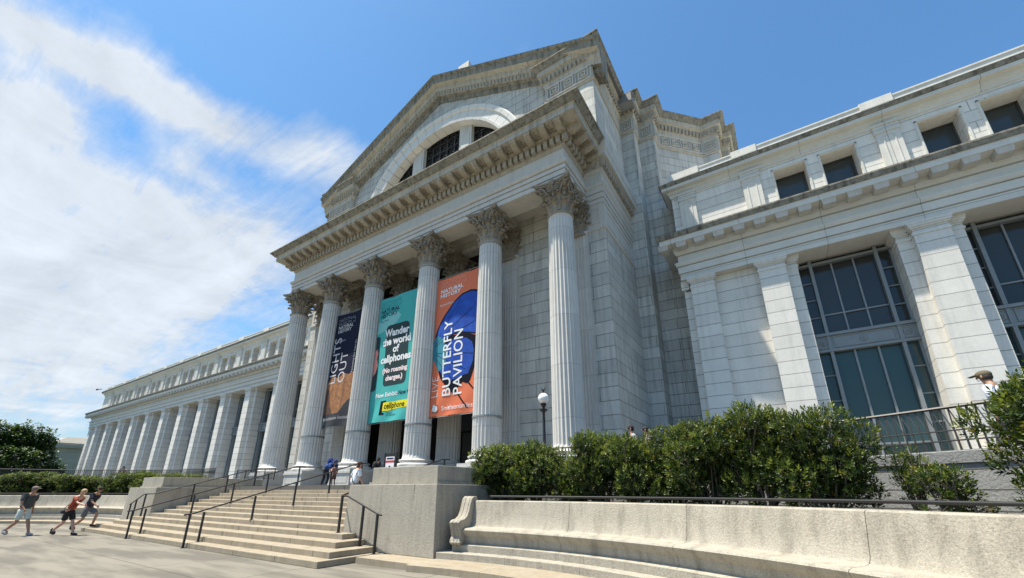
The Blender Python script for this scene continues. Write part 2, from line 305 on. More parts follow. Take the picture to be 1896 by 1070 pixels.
# ------------------------------------------------------------------ entrance stairs
YS = [6.18, 6.56, 7.02, 7.48, 7.92, 8.36, 8.8, 9.24, 9.68, 10.12, 10.56, 11.0, 11.44]
RI = .14
st = thing('entrance_stairs', 'broad flight of buff stone steps rising to the portico between two granite blocks', 'stairs', (-17.5, 6.2, 0))
random.seed(3)
sx = lambda x: x + 17.5
sy = lambda y: y - 6.2
for k in range(13):
    z0, z1 = RI * k, RI * (k + 1)
    xr = -10.66; xl = -24.34; y0 = YS[k]
    if k == 0: xr = -9.05
    if k == 1: xr = -9.2
    if k == 2: xr = -9.65
    if k == 3: xr = -10.05
    xl = -35 - xr if k < 4 else xl
    g = MB(); x = xl; row = 0
    # separate slabs with open joints
    while x < xr - .01:
        w = random.uniform(1.5, 2.3); x2 = min(xr, x + w)
        if xr - x2 < .5: x2 = xr
        yb = (YS[k + 1] + .25) if k < 12 else 12.0
        if k < 4: yb = 7.9
        dz = random.uniform(-.003, .003)
        g.box(sx(x), sx(x2) - .012, sy(y0), sy(max(yb, y0 + .6) if k >= 4 else yb), max(0, z0 - .05) + (.001 * k), z1 + dz - .0)
        x = x2
    if 1 <= k < 4 or k == 0:
        pass
    o = link('step', g.mesh('step', MS['step']), st)
    bv = o.modifiers.new('edge', 'BEVEL'); bv.width = .012; bv.segments = 2; bv.limit_method = 'ANGLE'
    if k < 4:
        # solid fill below upper treads
        g = MB(); g.box(sx(-24.34), sx(-10.66), sy(7.6), sy(8.4), z0, z1 - .02)
        if k == 3: link('step_core', g.mesh('step_core', MS['step']), st)

# ------------------------------------------------------------------ granite cheek blocks
def cheek(flip):
    lab = ('big granite block beside the stairs in the middle foreground with a smaller block on top', 'far left granite block beside the stairs with a smaller block on top')[flip]
    t = thing('stair_cheek_block', lab, 'stone block', (-9 if not flip else -26, 8, 0), 0, 'granite blocks flanking the stairs')
    f = (lambda x: -35 - x) if flip else (lambda x: x)
    def tb(x0, x1, y0, y1, z0, z1, bat):
        g = MB(); X0, X1 = (x0, x1); ox, oy = (-9 if not flip else -26), 8
        vs = [(f(x0 - bat), y0 - bat, z0), (f(x1 + bat), y0 - bat, z0), (f(x1 + bat), y1, z0), (f(x0 - bat), y1, z0), (f(x0), y0, z1), (f(x1), y0, z1), (f(x1), y1, z1), (f(x0), y1, z1)]
        vs = [(a - ox, b - oy, c) for a, b, c in vs]
        g.add(vs, [(0, 3, 2, 1), (4, 5, 6, 7), (0, 1, 5, 4), (1, 2, 6, 5), (2, 3, 7, 6), (3, 0, 4, 7)]); return g
    o = link('base_block', tb(-10.62, -8.06, 7.95, 13.2, .14, 1.79, .05).mesh('base_block', MS['granite']), t)
    o2 = link('base_block', tb(-8.04, -7.3, 7.95, 13.2, .14, 1.788, .05).mesh('base_block', MS['granite']), t)
    o3 = link('upper_block', tb(-10.12, -7.62, 8.3, 12.9, 1.79, 2.26, .0).mesh('upper_block', MS['granite']), t)
    g = tb(-10.17, -7.57, 8.25, 12.95, 1.79, 1.86, 0); link('plinth_course', g.mesh('plinth_course', MS['granite']), t)
    for q in (o, o2, o3): bv = q.modifiers.new('edge', 'BEVEL'); bv.width = .012; bv.segments = 2
    return t
cheek(0); cheek(1)

# ------------------------------------------------------------------ curved benches, curbs, terrace walls, beds
def arc(c, r, a0, a1, n=40): return [polar(c, r, a0 + (a1 - a0) * i / n) for i in range(n + 1)]
def ring_mesh(c, prof, a0, a1, n=48, joints=None):
    """prof list of (r,z) swept round centre c"""
    g = MB(); vs = []; fs = []; m = len(prof)
    for i in range(n + 1):
        a = radians(a0 + (a1 - a0) * i / n)
        for r, z in prof: vs.append((c[0] + r * cos(a), c[1] + r * sin(a), z))
    for i in range(n):
        for j in range(m): fs.append((i * m + j, (i + 1) * m + j, (i + 1) * m + (j + 1) % m, i * m + (j + 1) % m))
    fs.append(tuple(range(m))); fs.append(tuple(n * m + j for j in reversed(range(m))))
    g.add(vs, fs); return g
def seg_ring(name, c, prof, a0, a1, parent, material, seglen, smooth=True, gap=.0012):
    r = prof[0][0]; n = max(1, round(radians(abs(a1 - a0)) * r / seglen)); g = MB()
    for i in range(n):
        b0 = a0 + (a1 - a0) * i / n; b1 = a0 + (a1 - a0) * (i + 1) / n; d = gap * (1 if a1 > a0 else -1) * 57.3 / r * 3
        rm = ring_mesh(c, prof, b0 + d, b1 - d, 10); g.add(rm.v, rm.f)
    o = link(name, g.mesh(name, material, smooth=30), parent)
    return o
def bench_side(flip):
    c = CLc if flip else CR
    A = (lambda a: 180 - a) if flip else (lambda a: a)
    a0 = 100.0; a1 = -18 if not flip else 2
    side = 'far left' if flip else 'right foreground'
    # bench
    cc = c
    b = thing('curved_stone_bench', 'long curved granite bench with a high back, %s' % ('far left behind the walking people' if flip else 'sweeping across the right foreground'), 'bench', (0, 0, 0), 0, 'curved granite benches')
    seat = [(10.02, .42), (10.12, .46), (10.10, .60), (10.0, .70), (9.98, .745), (10.0, .77), (10.06, .785), (10.30, .79), (10.38, .81), (10.42, .87), (10.47, 1.1), (10.53, 1.38), (10.56, 1.40), (10.86, 1.40), (10.90, 1.37), (10.90, .1), (10.1, .1)]
    aS = 97.2
    seg_ring('seat_and_back', c, seat, A(aS), A(a1), b, MS['bench'], 2.5)
    seg_ring('bench_plinth', c, [(9.98, .1), (9.98, .42), (10.2, .424), (10.2, .1)], A(aS + 1.5), A(a1), b, MS['granite'], 3.2)
    # scrolled end: S-shaped slab following the bench profile, against the cheek block
    prof = [(9.93, .43), (9.86, .47), (9.88, .55), (9.93, .6), (9.90, .72), (9.84, .85), (9.82, .92), (9.90, .97), (10.08, .99), (10.2, 1.05), (10.28, 1.16), (10.34, 1.32), (10.40, 1.45), (10.5, 1.5), (10.62, 1.5), (10.7, 1.42), (10.7, .43)]
    g = ring_mesh(c, prof, A(aS), A(aS + 1.55), 3)
    e = link('scroll_end', g.mesh('scroll_end', MS['bench'], smooth=40), b); bv = e.modifiers.new('edge', 'BEVEL'); bv.width = .015; bv.segments = 2; bv.limit_method = 'ANGLE'
    p = polar(c, 9.85, A(aS + .1)); g = MB(); 
    for q in (-.06, .02, .1):
        pp = polar(c, 9.84, A(aS + .3 + q * 6)); g.sphere((pp[0], pp[1], .48), .05, .05, .045, 8, 6)
    link('carved_paw', g.mesh('carved_paw', MS['bench'], smooth=True), b)
    for k in (.45, 1.1):
        rm = ring_mesh(c, [(r - .012, z + .002) if r < 10.6 else (r, z) for r, z in prof], A(aS + k - .12), A(aS + k + .12), 2); link('scroll_rib', rm.mesh('scroll_rib', MS['bench'], smooth=40), b)
    # curbs
    cu = thing('curved_curb_steps', 'two low curved stone curb steps before the %s bench' % ('far left' if flip else 'right'), 'curb steps', (0, 0, 0), 0, 'curb steps before the benches')
    seg_ring('upper_curb', c, [(9.7, .0), (9.7, .27), (9.71, .28), (10.3, .28), (10.3, .0)], A(100.2), A(a1), cu, MS['granite'], 1.9)
    seg_ring('lower_curb', c, [(8.76, .0), (8.76, .13), (8.775, .14), (9.9, .14), (9.9, .0)], A(101), A(a1), cu, MS['step'], 1.9)
    g = MB(); x0, x1 = (-8.98, -7.19) if not flip else (-35 + 7.19, -35 + 8.98); g.box(x0, x1, 7.12, 7.95, 0, .138)
    x0, x1 = (-10.6, -8.98) if not flip else (-35 + 8.98, -35 + 10.6)
    link('lower_curb', g.mesh('lower_curb', MS['step']), cu)
    g = MB(); x0, x1 = (-9.04, -7.2) if not flip else (-35 + 7.2, -35 + 9.04); g.box(x0, x1, 7.95, 8.3, 0, .136); link('lower_curb', g.mesh('lower_curb', MS['step']), cu)
    # pipe rail on top of the bench back
    r = thing('pipe_rail', 'thick dark pipe rail just above the top of the %s bench back' % ('far left' if flip else 'right foreground'), 'rail', (0, 0, 0), 0, 'pipe rails on the benches')
    g = MB(); n = 60
    g.tube([(*polar(c, 10.78, A(95.5 + (a1 - 95.5) * i / n)), 1.495) for i in range(n + 1)], .024, 8); link('rail_bar', g.mesh('rail_bar', MS['black'], smooth=50), r)
    g = MB()
    a = 94
    while a > a1: p = polar(c, 10.78, A(a)); g.tube([(*p, 1.39), (*p, 1.49)], .012, 6); a -= 9
    link('rail_feet', g.mesh('rail_feet', MS['black'], smooth=50), r)
    # terrace wall
    w = thing('terrace_wall', 'curved coursed grey granite terrace wall behind the %s shrubs' % ('far left' if flip else 'right'), 'wall', (0, 0, 0), 0, 'curved terrace walls')
    seg_ring('wall_face', c, [(RT, 1.0), (RT, 2.04), (RT + .6, 2.04), (RT + .6, 1.0)], A(98), A(a1), w, MS['terrace'], 2.6)
    seg_ring('coping', c, [(RT - .03, 2.045), (RT - .04, 2.22), (RT - .01, 2.24), (RT + .45, 2.24), (RT + .45, 2.045)], A(98), A(a1), w, MS['granite'] if 0 else MS['terrace'], 2.6)
    # soil
    o = link('planting_soil', ring_mesh(c, [(10.88, 1.0), (10.88, 1.25), (13.6, 1.3), (13.6, 1.0)], A(99), A(a1), 40).mesh('planting_soil', MS['soil']))
    tag(o, kind='structure')
    # lattice fence
    f = thing('lattice_fence', 'low bronze railing of leaning bars on the %s terrace wall' % ('far left' if flip else 'right'), 'fence', (0, 0, 0), 0, 'terrace railings')
    rf = RT + .14; zt = 2.93; zb = 2.25
    def P(a, z): return (*polar(c, rf, A(a)), z)
    g = MB(); n = 60; aF = 93
    g.tube([P(aF + (a1 - aF) * i / n, zt) for i in range(n + 1)], .028, 6)
    link('top_rail', g.mesh('top_rail', MS['bronze'], smooth=50), f)
    g = MB()
    for z in (2.40, 2.56): g.tube([P(aF + (a1 - aF) * i / n, z) for i in range(n + 1)], .013, 5)
    link('lower_rail', g.mesh('lower_rail', MS['bronze'], smooth=50), f)
    g = MB(); a = aF; s = .46; i = 0
    while a > a1 + 2:
        g.tube([P(a, zt), P(a, 2.56), P(a - .06, zb)], .012, 4)
        g.tube([P(a, zt), P(a - s * .55, 2.7), P(a - s * .95, 2.56), P(a - s * 1.0, zb)], .010, 4)
        a -= s; i += 1
    o = link('lattice_bars', g.mesh('lattice_bars', MS['bronze'], smooth=50), f)
bench_side(0); bench_side(1)

# ================================================================== MUSEUM BUILDING (coordinates from image pixels, scaled about the camera by MB(True))
BL = Vector((K * CXP, K * 13.87, TZ))
museum = thing('museum_building', 'long pale stone museum with a columned portico, gabled attic and two pilastered wings', 'museum', BL)
def bp(name, g, material, smooth=False, parent=None):
    o = link(name, g.mesh(name, material, smooth), parent or museum)
    if parent is None: o.location = -BL
    return o
def segs(path):
    for a, b in zip(path[:-1], path[1:]):
        dx, dy = b[0] - a[0], b[1] - a[1]; h = hypot(dx, dy); yield a, (dx / h, dy / h), h
def dentils(g, path, sp, w, p0, p1, z0, z1, ext=None):
    for kk, (a, d, h) in enumerate(segs(path)):
        z0 += .0015 * (1 if kk % 2 else -1); z1 += .0015 * (1 if kk % 2 else -1)
        e = ext if ext is not None else p1
        s0, s1 = -e + .0, h + e
        n = max(1, int((s1 - s0 - w) / sp)); st = (s1 - s0 - w) / n
        for i in range(n + 1):
            q = s0 + i * st; g.obox(a, d, q, q + w, p0, p1, z0, z1)

# pavilion footprint (west to east)
Rp = [(-4.52, 13.87), (-4.52, 17.8), (-3.84, 17.8), (-3.84, 18.75), (-3.05, 18.75), (-3.05, 19.6), (-1.07, 21.68), (-.25, 21.68), (-.25, 22.97), (.2, 22.97), (.2, 27)]
Lp = [(mi(x), y) for x, y in reversed(Rp)]
PAV = Lp + Rp
AT0, AT1 = 15.55, 20.65
# --- lower and attic walls
g = MB(True)
for path in (Lp[:-1] + [(mi(-4.52), 13.95)], [(-4.52, 13.95)] + Rp[1:]): g.sweep(path, [(-.006, 1.8), (-.006, 20.7), (-.5, 20.7), (-.5, 1.8)])
YW = 13.878
g.box(mi(-4.53), -19.42, YW, 14.5, 1.8, 15.5); g.box(-9.48, -4.53, YW, 14.5, 1.8, 15.5); g.box(-19.42, -9.48, YW, 14.5, 12.92, 15.5)
g.box(-6.97, -4.53, YW, 15.2, 15.5, 20.7); g.box(mi(-4.53), mi(-6.97), YW, 15.2, 15.5, 20.7)
g.box(-3.06, -2.2, 18.8, 21, 1.8, 15.9); g.box(mi(-2.2), mi(-3.06), 18.8, 21, 1.8, 15.9); bp('pavilion_wall', g, MS['wall'])
# tympanum wall with the round-headed opening
YT = 14.1; ZC, RA = 17.07, 5.38
zr = lambda x: 24.97 - .452 * abs(x - CXP)
g = MB(True); xs = sorted(set([mi(-6.97) + (21.93 - 6.97 - (-.0)) * 0, -6.97] + [mi(-6.97) + i * (2 * (-6.97 - CXP)) / 96 for i in range(97)]))
for a, b in zip(xs[:-1], xs[1:]):
    def zb(x): dd = RA * RA - (x - CXP) ** 2; return ZC + sqrt(dd) if dd > 0 else 15.5
    if b - a < 1e-5: continue
    za, zb_ = zb(a), zb(b)
    g.add([(a, YT, za), (b, YT, zb_), (b, YT, zr(b) + .3), (a, YT, zr(a) + .3)], [(0, 1, 2, 3)])
for xa, xb in ((mi(-4.0), mi(-7.0)), (-7.0, -4.0)): pass
bp('tympanum_wall', g, MS['wall'])
# archivolt and soffit
g = MB(True); n = 64; vs = []; fs = []
prof = [(RA, 14.62), (RA, 14.02), (5.52, 14.0), (5.55, 14.05), (6.05, 14.05), (6.08, 13.98), (6.3, 13.95), (6.38, 14.0), (6.38, 14.12)]; m = len(prof)
for v in range(27):
    a0 = pi * v / 27 + .0022; a1 = pi * (v + 1) / 27 - .0022; vs = []; fs = []
    for i in range(5):
        a = a0 + (a1 - a0) * i / 4
        for r, y in prof: vs.append((CXP + r * cos(a), y, max(15.4, ZC + r * sin(a))))
    for i in range(4):
        for j in range(m): fs.append((i * m + j, (i + 1) * m + j, (i + 1) * m + (j + 1) % m, i * m + (j + 1) % m))
    fs += [tuple(range(m)), tuple(4 * m + j for j in reversed(range(m)))]
    g.add(vs, fs)
bp('archivolt', g, mat('arch_voussoirs', (.66, .645, .61), .8, var=.06), smooth=30)
# lunette window: stone piers, glass, bronze star grille
g = MB(True)
for x in (CXP - 1.9, CXP + 1.9): g.box(x - .45, x + .45, 14.42, 14.95, 15.5, 22.2); g.box(x - .3, x + .3, 14.39, 14.42, 15.8, 21.4)
lw = bp('lunette_window', g, MS['plain'])
g = MB(True); g.add([(CXP - 5.6, 14.8, 15.4), (CXP + 5.6, 14.8, 15.4), (CXP + 5.6, 14.8, 22.8), (CXP - 5.6, 14.8, 22.8)], [(0, 1, 2, 3)])
link('pane', g.mesh('pane', MS['glass']), lw)
g = MB(True); q = .62
for x0, x1 in ((CXP - 5.2, CXP - 2.35), (CXP - 1.45, CXP + 1.45), (CXP + 2.35, CXP + 5.2)):
    nx = max(1, round((x1 - x0) / q)); dx = (x1 - x0) / nx
    for i in range(nx + 1): x = x0 + i * dx; g.box(x - .035, x + .035, 14.66, 14.74, 15.5, 22.6)
    for k in range(12):
        z = 16.0 + k * .6; g.box(x0, x1, 14.665, 14.735, z - .03, z + .03)
        for i in range(nx):
            xa = x0 + i * dx
            for (p, r) in (((xa, z), (xa + dx, z + .6)), ((xa + dx, z), (xa, z + .6))): g.tube([(p[0], 14.7, p[1]), (r[0], 14.7, r[1])], .028, 4)
link('grille', g.mesh('grille', MS['black']), lw)
# raking cornice (gable)
g = MB(True)
rk = [(0, -.32), (.08, -.30), (.10, -.05), (.30, .0), (.34, .30), (.42, .34), (.44, .62), (.70, .66), (.74, 1.02), (.82, 1.06), (.86, 1.18), (-.6, 1.22), (-.6, -.32)]
X0 = -4.05
def rakepts(x): return [(x, YT - p, zr(x) + h) for p, h in rk]
vs = rakepts(mi(X0)) + rakepts(CXP) + rakepts(X0); m = len(rk); fs = []
for i in range(2):
    for j in range(m): fs.append((i * m + j, (i + 1) * m + j, (i + 1) * m + (j + 1) % m, i * m + (j + 1) % m))
fs += [tuple(range(m)), tuple(2 * m + j for j in reversed(range(m)))]
for i in range(2):
    pass
g.add(vs, fs)
for fi in range(2 * m): g.mi[fi] = 1 if (fi % m) in (3, 4, 5, 6) else 0
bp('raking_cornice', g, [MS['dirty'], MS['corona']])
g = MB(True)
for s in (-1, 1):
    for i in range(37):
        x = CXP + s * (.12 + i * .235); z = zr(x); g.add([(x - .07, YT - .38, z + .32 + s * .031), (x + .07, YT - .38, z + .32 - s * .031), (x + .07, YT - .05, z + .32 - s * .031), (x - .07, YT - .05, z + .32 + s * .031), (x - .07, YT - .38, z + .02 + s * .031), (x + .07, YT - .38, z + .02 - s * .031), (x + .07, YT - .05, z + .02 - s * .031), (x - .07, YT - .05, z + .02 + s * .031)], [(0, 1, 2, 3), (4, 7, 6, 5), (0, 4, 5, 1), (1, 5, 6, 2), (2, 6, 7, 3), (3, 7, 4, 0)])
bp('rake_dentils', g, MS['carved'])
# roofs
g = MB(True)
e = X0 - .0
for s in (0, 1):
    f = mi if s else (lambda x: x)
    g.add([(f(e), 13.5, zr(e) + 1.15), (CXP, 13.5, zr(CXP) + 1.15), (CXP, 24, zr(CXP) + 1.15), (f(e), 24, zr(e) + 1.15)], [(0, 1, 2, 3)])
g.box(mi(-.9), -.9, 22.4, 40, 21.0, 21.5); g.box(mi(-3.6), -3.6, 17, 40, 21.0, 21.5)
bp('gable_roof', g, MS['leadroof'])
# acroterion block on the roof ridge side
g = MB(True); g.box(-12.75, -11.95, 13.7, 14.5, 24.6, 26.15); bp('roof_block', g, MS['plain'])
# --- attic frieze cornice; the front is broken between the corner blocks
AC = [(0, 19.68), (.06, 19.7), (.06, 19.76), (.02, 19.78), (.02, 20.60), (.06, 20.63), (.10, 20.80), (.10, 20.84), (.12, 21.12), (.17, 21.22), (.20, 21.28), (.30, 21.31), (.32, 21.575), (-.6, 21.575), (-.6, 19.68)]
AC2 = [(-.6, 21.58), (.36, 21.58), (.40, 21.64), (.48, 21.78), (.55, 21.82), (.55, 21.87), (-.6, 21.9)]
RpA = [(-6.97, 14.3), (-6.97, 13.87)] + Rp
LpA = [(mi(x), y) for x, y in reversed(RpA)]
g = MB(True)
ACO = []
for path in (LpA, RpA):
    g = MB(True); g.sweep(path, AC); ACO.append(bp('attic_cornice', g, MS['corona']))
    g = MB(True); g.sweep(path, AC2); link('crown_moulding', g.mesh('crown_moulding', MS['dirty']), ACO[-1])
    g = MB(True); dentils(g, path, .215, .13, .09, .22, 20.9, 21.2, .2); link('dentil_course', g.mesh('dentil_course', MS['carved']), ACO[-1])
# Greek key relief panels
g = MB(True)
def key_panel(a, d, s0, s1, z0, z1):
    h = z1 - z0; w = s1 - s0; n = max(1, round(w / (h * 1.02))); u = w / n; t = .052; P0, P1 = .018, .085
    g.obox(a, d, s0 - .03, s1 + .03, P0, P1, z0 - .05, z0); g.obox(a, d, s0 - .03, s1 + .03, P0, P1, z1, z1 + .05)
    g.obox(a, d, s0 - .06, s0 - .02, P0, P1, z0 - .05, z1 + .05); g.obox(a, d, s1 + .02, s1 + .06, P0, P1, z0 - .05, z1 + .05)
    G = 17; R = [[0] * G for _ in range(G)]
    path_ = [(0, 0), (0, 14), (14, 14), (14, 3), (4, 3), (4, 11), (11, 11), (11, 6), (7, 6), (7, 8)]
    for (ax, az), (bx, bz) in zip(path_[:-1], path_[1:]):
        for X in range(min(ax, bx), max(ax, bx) + 1):
            for Z in range(min(az, bz), max(az, bz) + 1): R[Z][X] = 1
    for X in range(14, 17): R[0][X] = 1
    du = u / G; dz = h / 15
    for i in range(n):
        for Z in range(15):
            X = 0
            while X < G:
                if R[Z][X]:
                    X2 = X
                    while X2 < G and R[Z][X2]: X2 += 1
                    g.obox(a, d, s0 + i * u + X * du, s0 + i * u + X2 * du, P0, P1, z0 + Z * dz, z0 + (Z + 1) * dz); X = X2
                else: X += 1
for path, AC_ in zip((LpA, RpA), ACO):
    for a, d, h in segs(path):
        if h < .5 or h > 6: continue
        if abs(d[1]) > .99 and abs(h - 3.93) < .01: continue
        g = MB(True); key_panel(a, d, .1, h - .1, 19.84, 20.54); link('greek_key_panel', g.mesh('greek_key_panel', MS['plain']), AC_)
# roof blocks behind the attic cornice
g = MB(True)
for f in ((lambda x: x), mi):
    for x0, x1, y0, y1, z1 in ((-4.1, -3.3, 19.5, 20.3, 22.5), (-3.1, -2.2, 20.5, 21.2, 22.6), (-.9, -.1, 22.3, 23.1, 22.55), (-3.9, -3.4, 18.4, 18.8, 22.3)):
        a, b = sorted((f(x0), f(x1))); g.box(a, b, y0, y1, 21.4, z1)
bp('roof_block', g, MS['plain'])

# --- pavilion entablature, on both flanks (with the short returns in front)
PE = [(0, 11.62), (.05, 11.64), (.05, 11.72), (0, 11.74), (0, 12.84), (-.04, 12.845), (-.04, 12.875), (.03, 12.88), (.03, 13.06), (-.01, 13.065), (-.01, 13.095), (.055, 13.10), (.055, 13.32), (.02, 13.325), (.02, 13.355), (.08, 13.36), (.08, 13.60), (.13, 13.64), (.16, 13.74), (.0, 13.78), (.0, 14.36), (.05, 14.4), (.08, 14.5), (.08, 14.54), (.10, 14.84), (.16, 14.88), (.20, 14.93), (.34, 14.95), (.36, 15.22), (.40, 15.26), (.43, 15.5), (.43, 15.58), (-.3, 15.6), (-.3, 11.62)]
RpE = [(-5.3, 13.87), (-4.52, 13.87), (-4.52, 17.8)]; LpE = [(mi(x), y) for x, y in reversed(RpE)]
g = MB(True)
for path in (RpE, LpE):
    g = MB(True); g.sweep(path, PE); q_ = bp('pavilion_entablature', g, MS['plain'])
    g = MB(True); dentils(g, path, .275, .165, .07, .24, 14.56, 14.86, .22); link('dentil_course', g.mesh('dentil_course', MS['carved']), q_)
g = MB(True)
for f, sg in (((lambda x: x), 1), (mi, -1)):   # raised panel frames under the architrave
    for y0, y1 in ((14.15, 15.2), (15.45, 17.5)):
        g = MB(True); x0, x1 = sorted((f(-4.53), f(-4.50)))
        for (a, b, c, d) in ((y0, y1, 11.95, 12.02), (y0, y1, 12.6, 12.67), (y0, y0 + .07, 12.02, 12.6), (y1 - .07, y1, 12.02, 12.6)): g.box(x0, x1, a, b, c, d)
        bp('wall_panel_frame', g, MS['plain'])
    x0, x1 = sorted((f(-5.08), f(-4.7))); g = MB(True)
    g.box(x0, x1, 13.845, 13.875, 11.95, 12.02); g.box(x0, x1, 13.845, 13.875, 12.6, 12.67); g.box(x0, x0 + .06, 13.845, 13.875, 12.02, 12.6); g.box(x1 - .06, x1, 13.845, 13.875, 12.02, 12.6)
    bp('wall_panel_frame', g, MS['plain'])

# --- portico entablature
XE, YE = -5.28, 11.88
PP = [(mi(XE), 13.87), (mi(XE), YE), (XE, YE), (XE, 13.87)]
g = MB(True)
arc_ = [(-.94, 12.95), (0, 12.95), (0, 13.15), (-.05, 13.155), (-.05, 13.18), (.03, 13.185), (.03, 13.38), (-.02, 13.385), (-.02, 13.415), (.06, 13.42), (.06, 13.58), (.0, 13.585), (.0, 13.61), (.10, 13.63), (.15, 13.72), (.15, 13.76), (-.04, 13.77), (-.04, 13.80), (.0, 13.805), (.0, 14.4), (-.94, 14.4)]
g.sweep(PP, arc_); portE = bp('portico_entablature', g, MS['plain'])
g = MB(True)
g.sweep(PP, [(-.4, 14.40), (.02, 14.40), (.06, 14.5), (.09, 14.53), (.09, 14.86), (.26, 14.92), (.30, 15.02), (.30, 15.08), (-.4, 15.08)])
link('bed_moulding', g.mesh('bed_moulding', MS['carved']), portE)
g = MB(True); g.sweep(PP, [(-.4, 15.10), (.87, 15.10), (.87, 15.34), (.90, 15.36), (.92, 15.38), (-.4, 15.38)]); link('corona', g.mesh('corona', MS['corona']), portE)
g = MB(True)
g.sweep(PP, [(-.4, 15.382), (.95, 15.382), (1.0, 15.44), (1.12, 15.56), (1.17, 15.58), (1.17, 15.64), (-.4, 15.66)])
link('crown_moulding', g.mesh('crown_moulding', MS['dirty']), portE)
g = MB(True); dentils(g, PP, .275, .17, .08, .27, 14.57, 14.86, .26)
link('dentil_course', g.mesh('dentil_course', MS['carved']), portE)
# scrolled modillion brackets, shared mesh, one object each
def modmesh(w=.26, ln=.56, h=.24):
    g = MB(); w *= K; ln *= K; h *= K
    n = 12; top = 0
    pr = []
    for i in range(n + 1):
        t = i / n; y = -ln * t; z = -h * (.98 - .30 * t + .22 * sin(t * pi * 1.15)) if t < .86 else -h * (.62 - .1 * (t - .86) * 7)
        pr.append((y, z))
    for x0, x1, dz in ((-w / 2, w / 2, 0),):
        vs = [(x0, y, z) for y, z in pr] + [(x1, y, z) for y, z in pr] + [(x0, y, 0) for y, z in pr] + [(x1, y, 0) for y, z in pr]; m = n + 1; fs = []
        for i in range(n): fs += [(i, i + 1, m + i + 1, m + i), (i, 2 * m + i, 2 * m + i + 1, i + 1), (m + i, m + i + 1, 3 * m + i + 1, 3 * m + i)]
        fs += [(0, m, 3 * m, 2 * m), (m - 1, 3 * m - 1, 4 * m - 1, 2 * m - 1)]
        g.add(vs, fs)
    g.tube([(-w / 2 - .02, -.09, -h * .72), (w / 2 + .02, -.09, -h * .72)], .085, 10); g.tube([(-w / 2 - .02, -ln + .05, -h * .38), (w / 2 + .02, -ln + .05, -h * .38)], .06, 8)
    g.box(-w / 2 - .03, w / 2 + .03, -ln - .02, .0, -.035, 0)
    for q in (-.09, 0, .09): g.tube([(q, -.05, -h * 1.02), (q, -ln * .45, -h * 1.02), (q, -ln * .8, -h * .72)], .022, 5)
    return g.mesh('modillion', MS['carved'], smooth=40)
mm = modmesh()
def w3(x, y, z): return Vector((K * x, K * y, 1.6 + K * (z - 1.6)))
def place_mod(a, d, s):
    n = (d[1], -d[0]); p = w3(a[0] + d[0] * s + n[0] * .28, a[1] + d[1] * s + n[1] * .28, 15.1)
    o = link('modillion', mm, portE); o.location = p; o.rotation_euler = (0, 0, atan2(d[1], d[0]))
coff = MB(True)
for a, d, h in segs(PP):
    e = .3; n = round((h + (2 * e if abs(d[0]) > .5 else e)) / .668); 
    s0 = -e + .1 if (abs(d[0]) > .5 or d[1] > 0) else 0.2
    if abs(d[0]) > .5: L0, L1 = -.12, h + .12
    elif d[1] < 0: L0, L1 = .3, h + .12
    else: L0, L1 = -.12, h - .3
    n = round((L1 - L0) / .668)
    for i in range(n + 1):
        s = L0 + (L1 - L0) * i / n; place_mod(a, d, s)
        if i < n:
            coff = MB(True)
            u = (L1 - L0) / n; c0, c1 = s + .2, s + u - .2
            for (q0, q1, p0, p1) in ((c0, c1, .36, .41), (c0, c1, .74, .79), (c0, c0 + .05, .41, .74), (c1 - .05, c1, .41, .74)): coff.obox(a, d, q0, q1, p0, p1, 15.05, 15.10)
            link('soffit_coffer', coff.mesh('soffit_coffer', MS['carved']), portE)
# portico ceiling and beams
g = MB(True); g.box(mi(XE) + .9, XE - .9, YE + .9, 13.88, 13.45, 14.3)
for x in (-23.15, -19.89, -16.39, -12.55, -9.05, -5.75): g.box(x - .42, x + .42, YE + .93, 13.87, 12.97, 13.46)
g.box(mi(XE), XE, YE - .2, 13.9, 15.3, 15.6)
link('portico_ceiling', g.mesh('portico_ceiling', MS['plain']), portE)

# --- Corinthian capital (metres, origin at neck)
def leaf(g, ang, r0, z0, h, w, curl, lean=.10):
    """acanthus leaf: lobed curved tongue with a centre rib"""
    rows = 9; cols = 6; vs = []; vb = []
    ca, sa = cos(ang), sin(ang)
    for i in range(rows + 1):
        t = i / rows
        rr = r0 + lean * t * t + (curl * max(0, t - .62) / .38 * 1.0 if t > .62 else 0) * (1 if t < .95 else .92)
        zz = z0 + h * (t if t < .85 else .85 + (t - .85) * .1) - (0 if t < .88 else (t - .88) * h * .9)
        ww = w * (.62 + .38 * sin(min(1, t * 1.3) * pi / 2)) * (1 if t < .7 else 1 - (t - .7) * 1.9) * (1 + .22 * cos(i * pi))
        for j in range(cols + 1):
            u = (j / cols - .5) * 2; off = ww * u; rad = rr - .06 * u * u * (1 - t * .3) + .028 * (1 if j % 2 == 0 else -1) * (.4 + t) + (.035 if abs(u) < .2 else 0)
            zj = zz - .05 * abs(u) * (i % 2)
            vs.append((ca * rad - sa * off, sa * rad + ca * off, zj)); r2 = rad - .05
            vb.append((ca * r2 - sa * off, sa * r2 + ca * off, zj - .01))
    n = len(vs); c1 = cols + 1; fs = []
    for i in range(rows):
        for j in range(cols):
            q = i * c1 + j; fs.append((q, q + 1, q + c1 + 1, q + c1)); fs.append((n + q, n + q + c1, n + q + c1 + 1, n + q + 1))
    for i in range(rows): q = i * c1; fs.append((q, q + c1, n + q + c1, n + q)); q += cols; fs.append((q, n + q, n + q + c1, q + c1))
    q = rows * c1
    for j in range(cols): fs.append((q + j, q + j + 1, n + q + j + 1, n + q + j))
    g.add(vs + vb, fs)
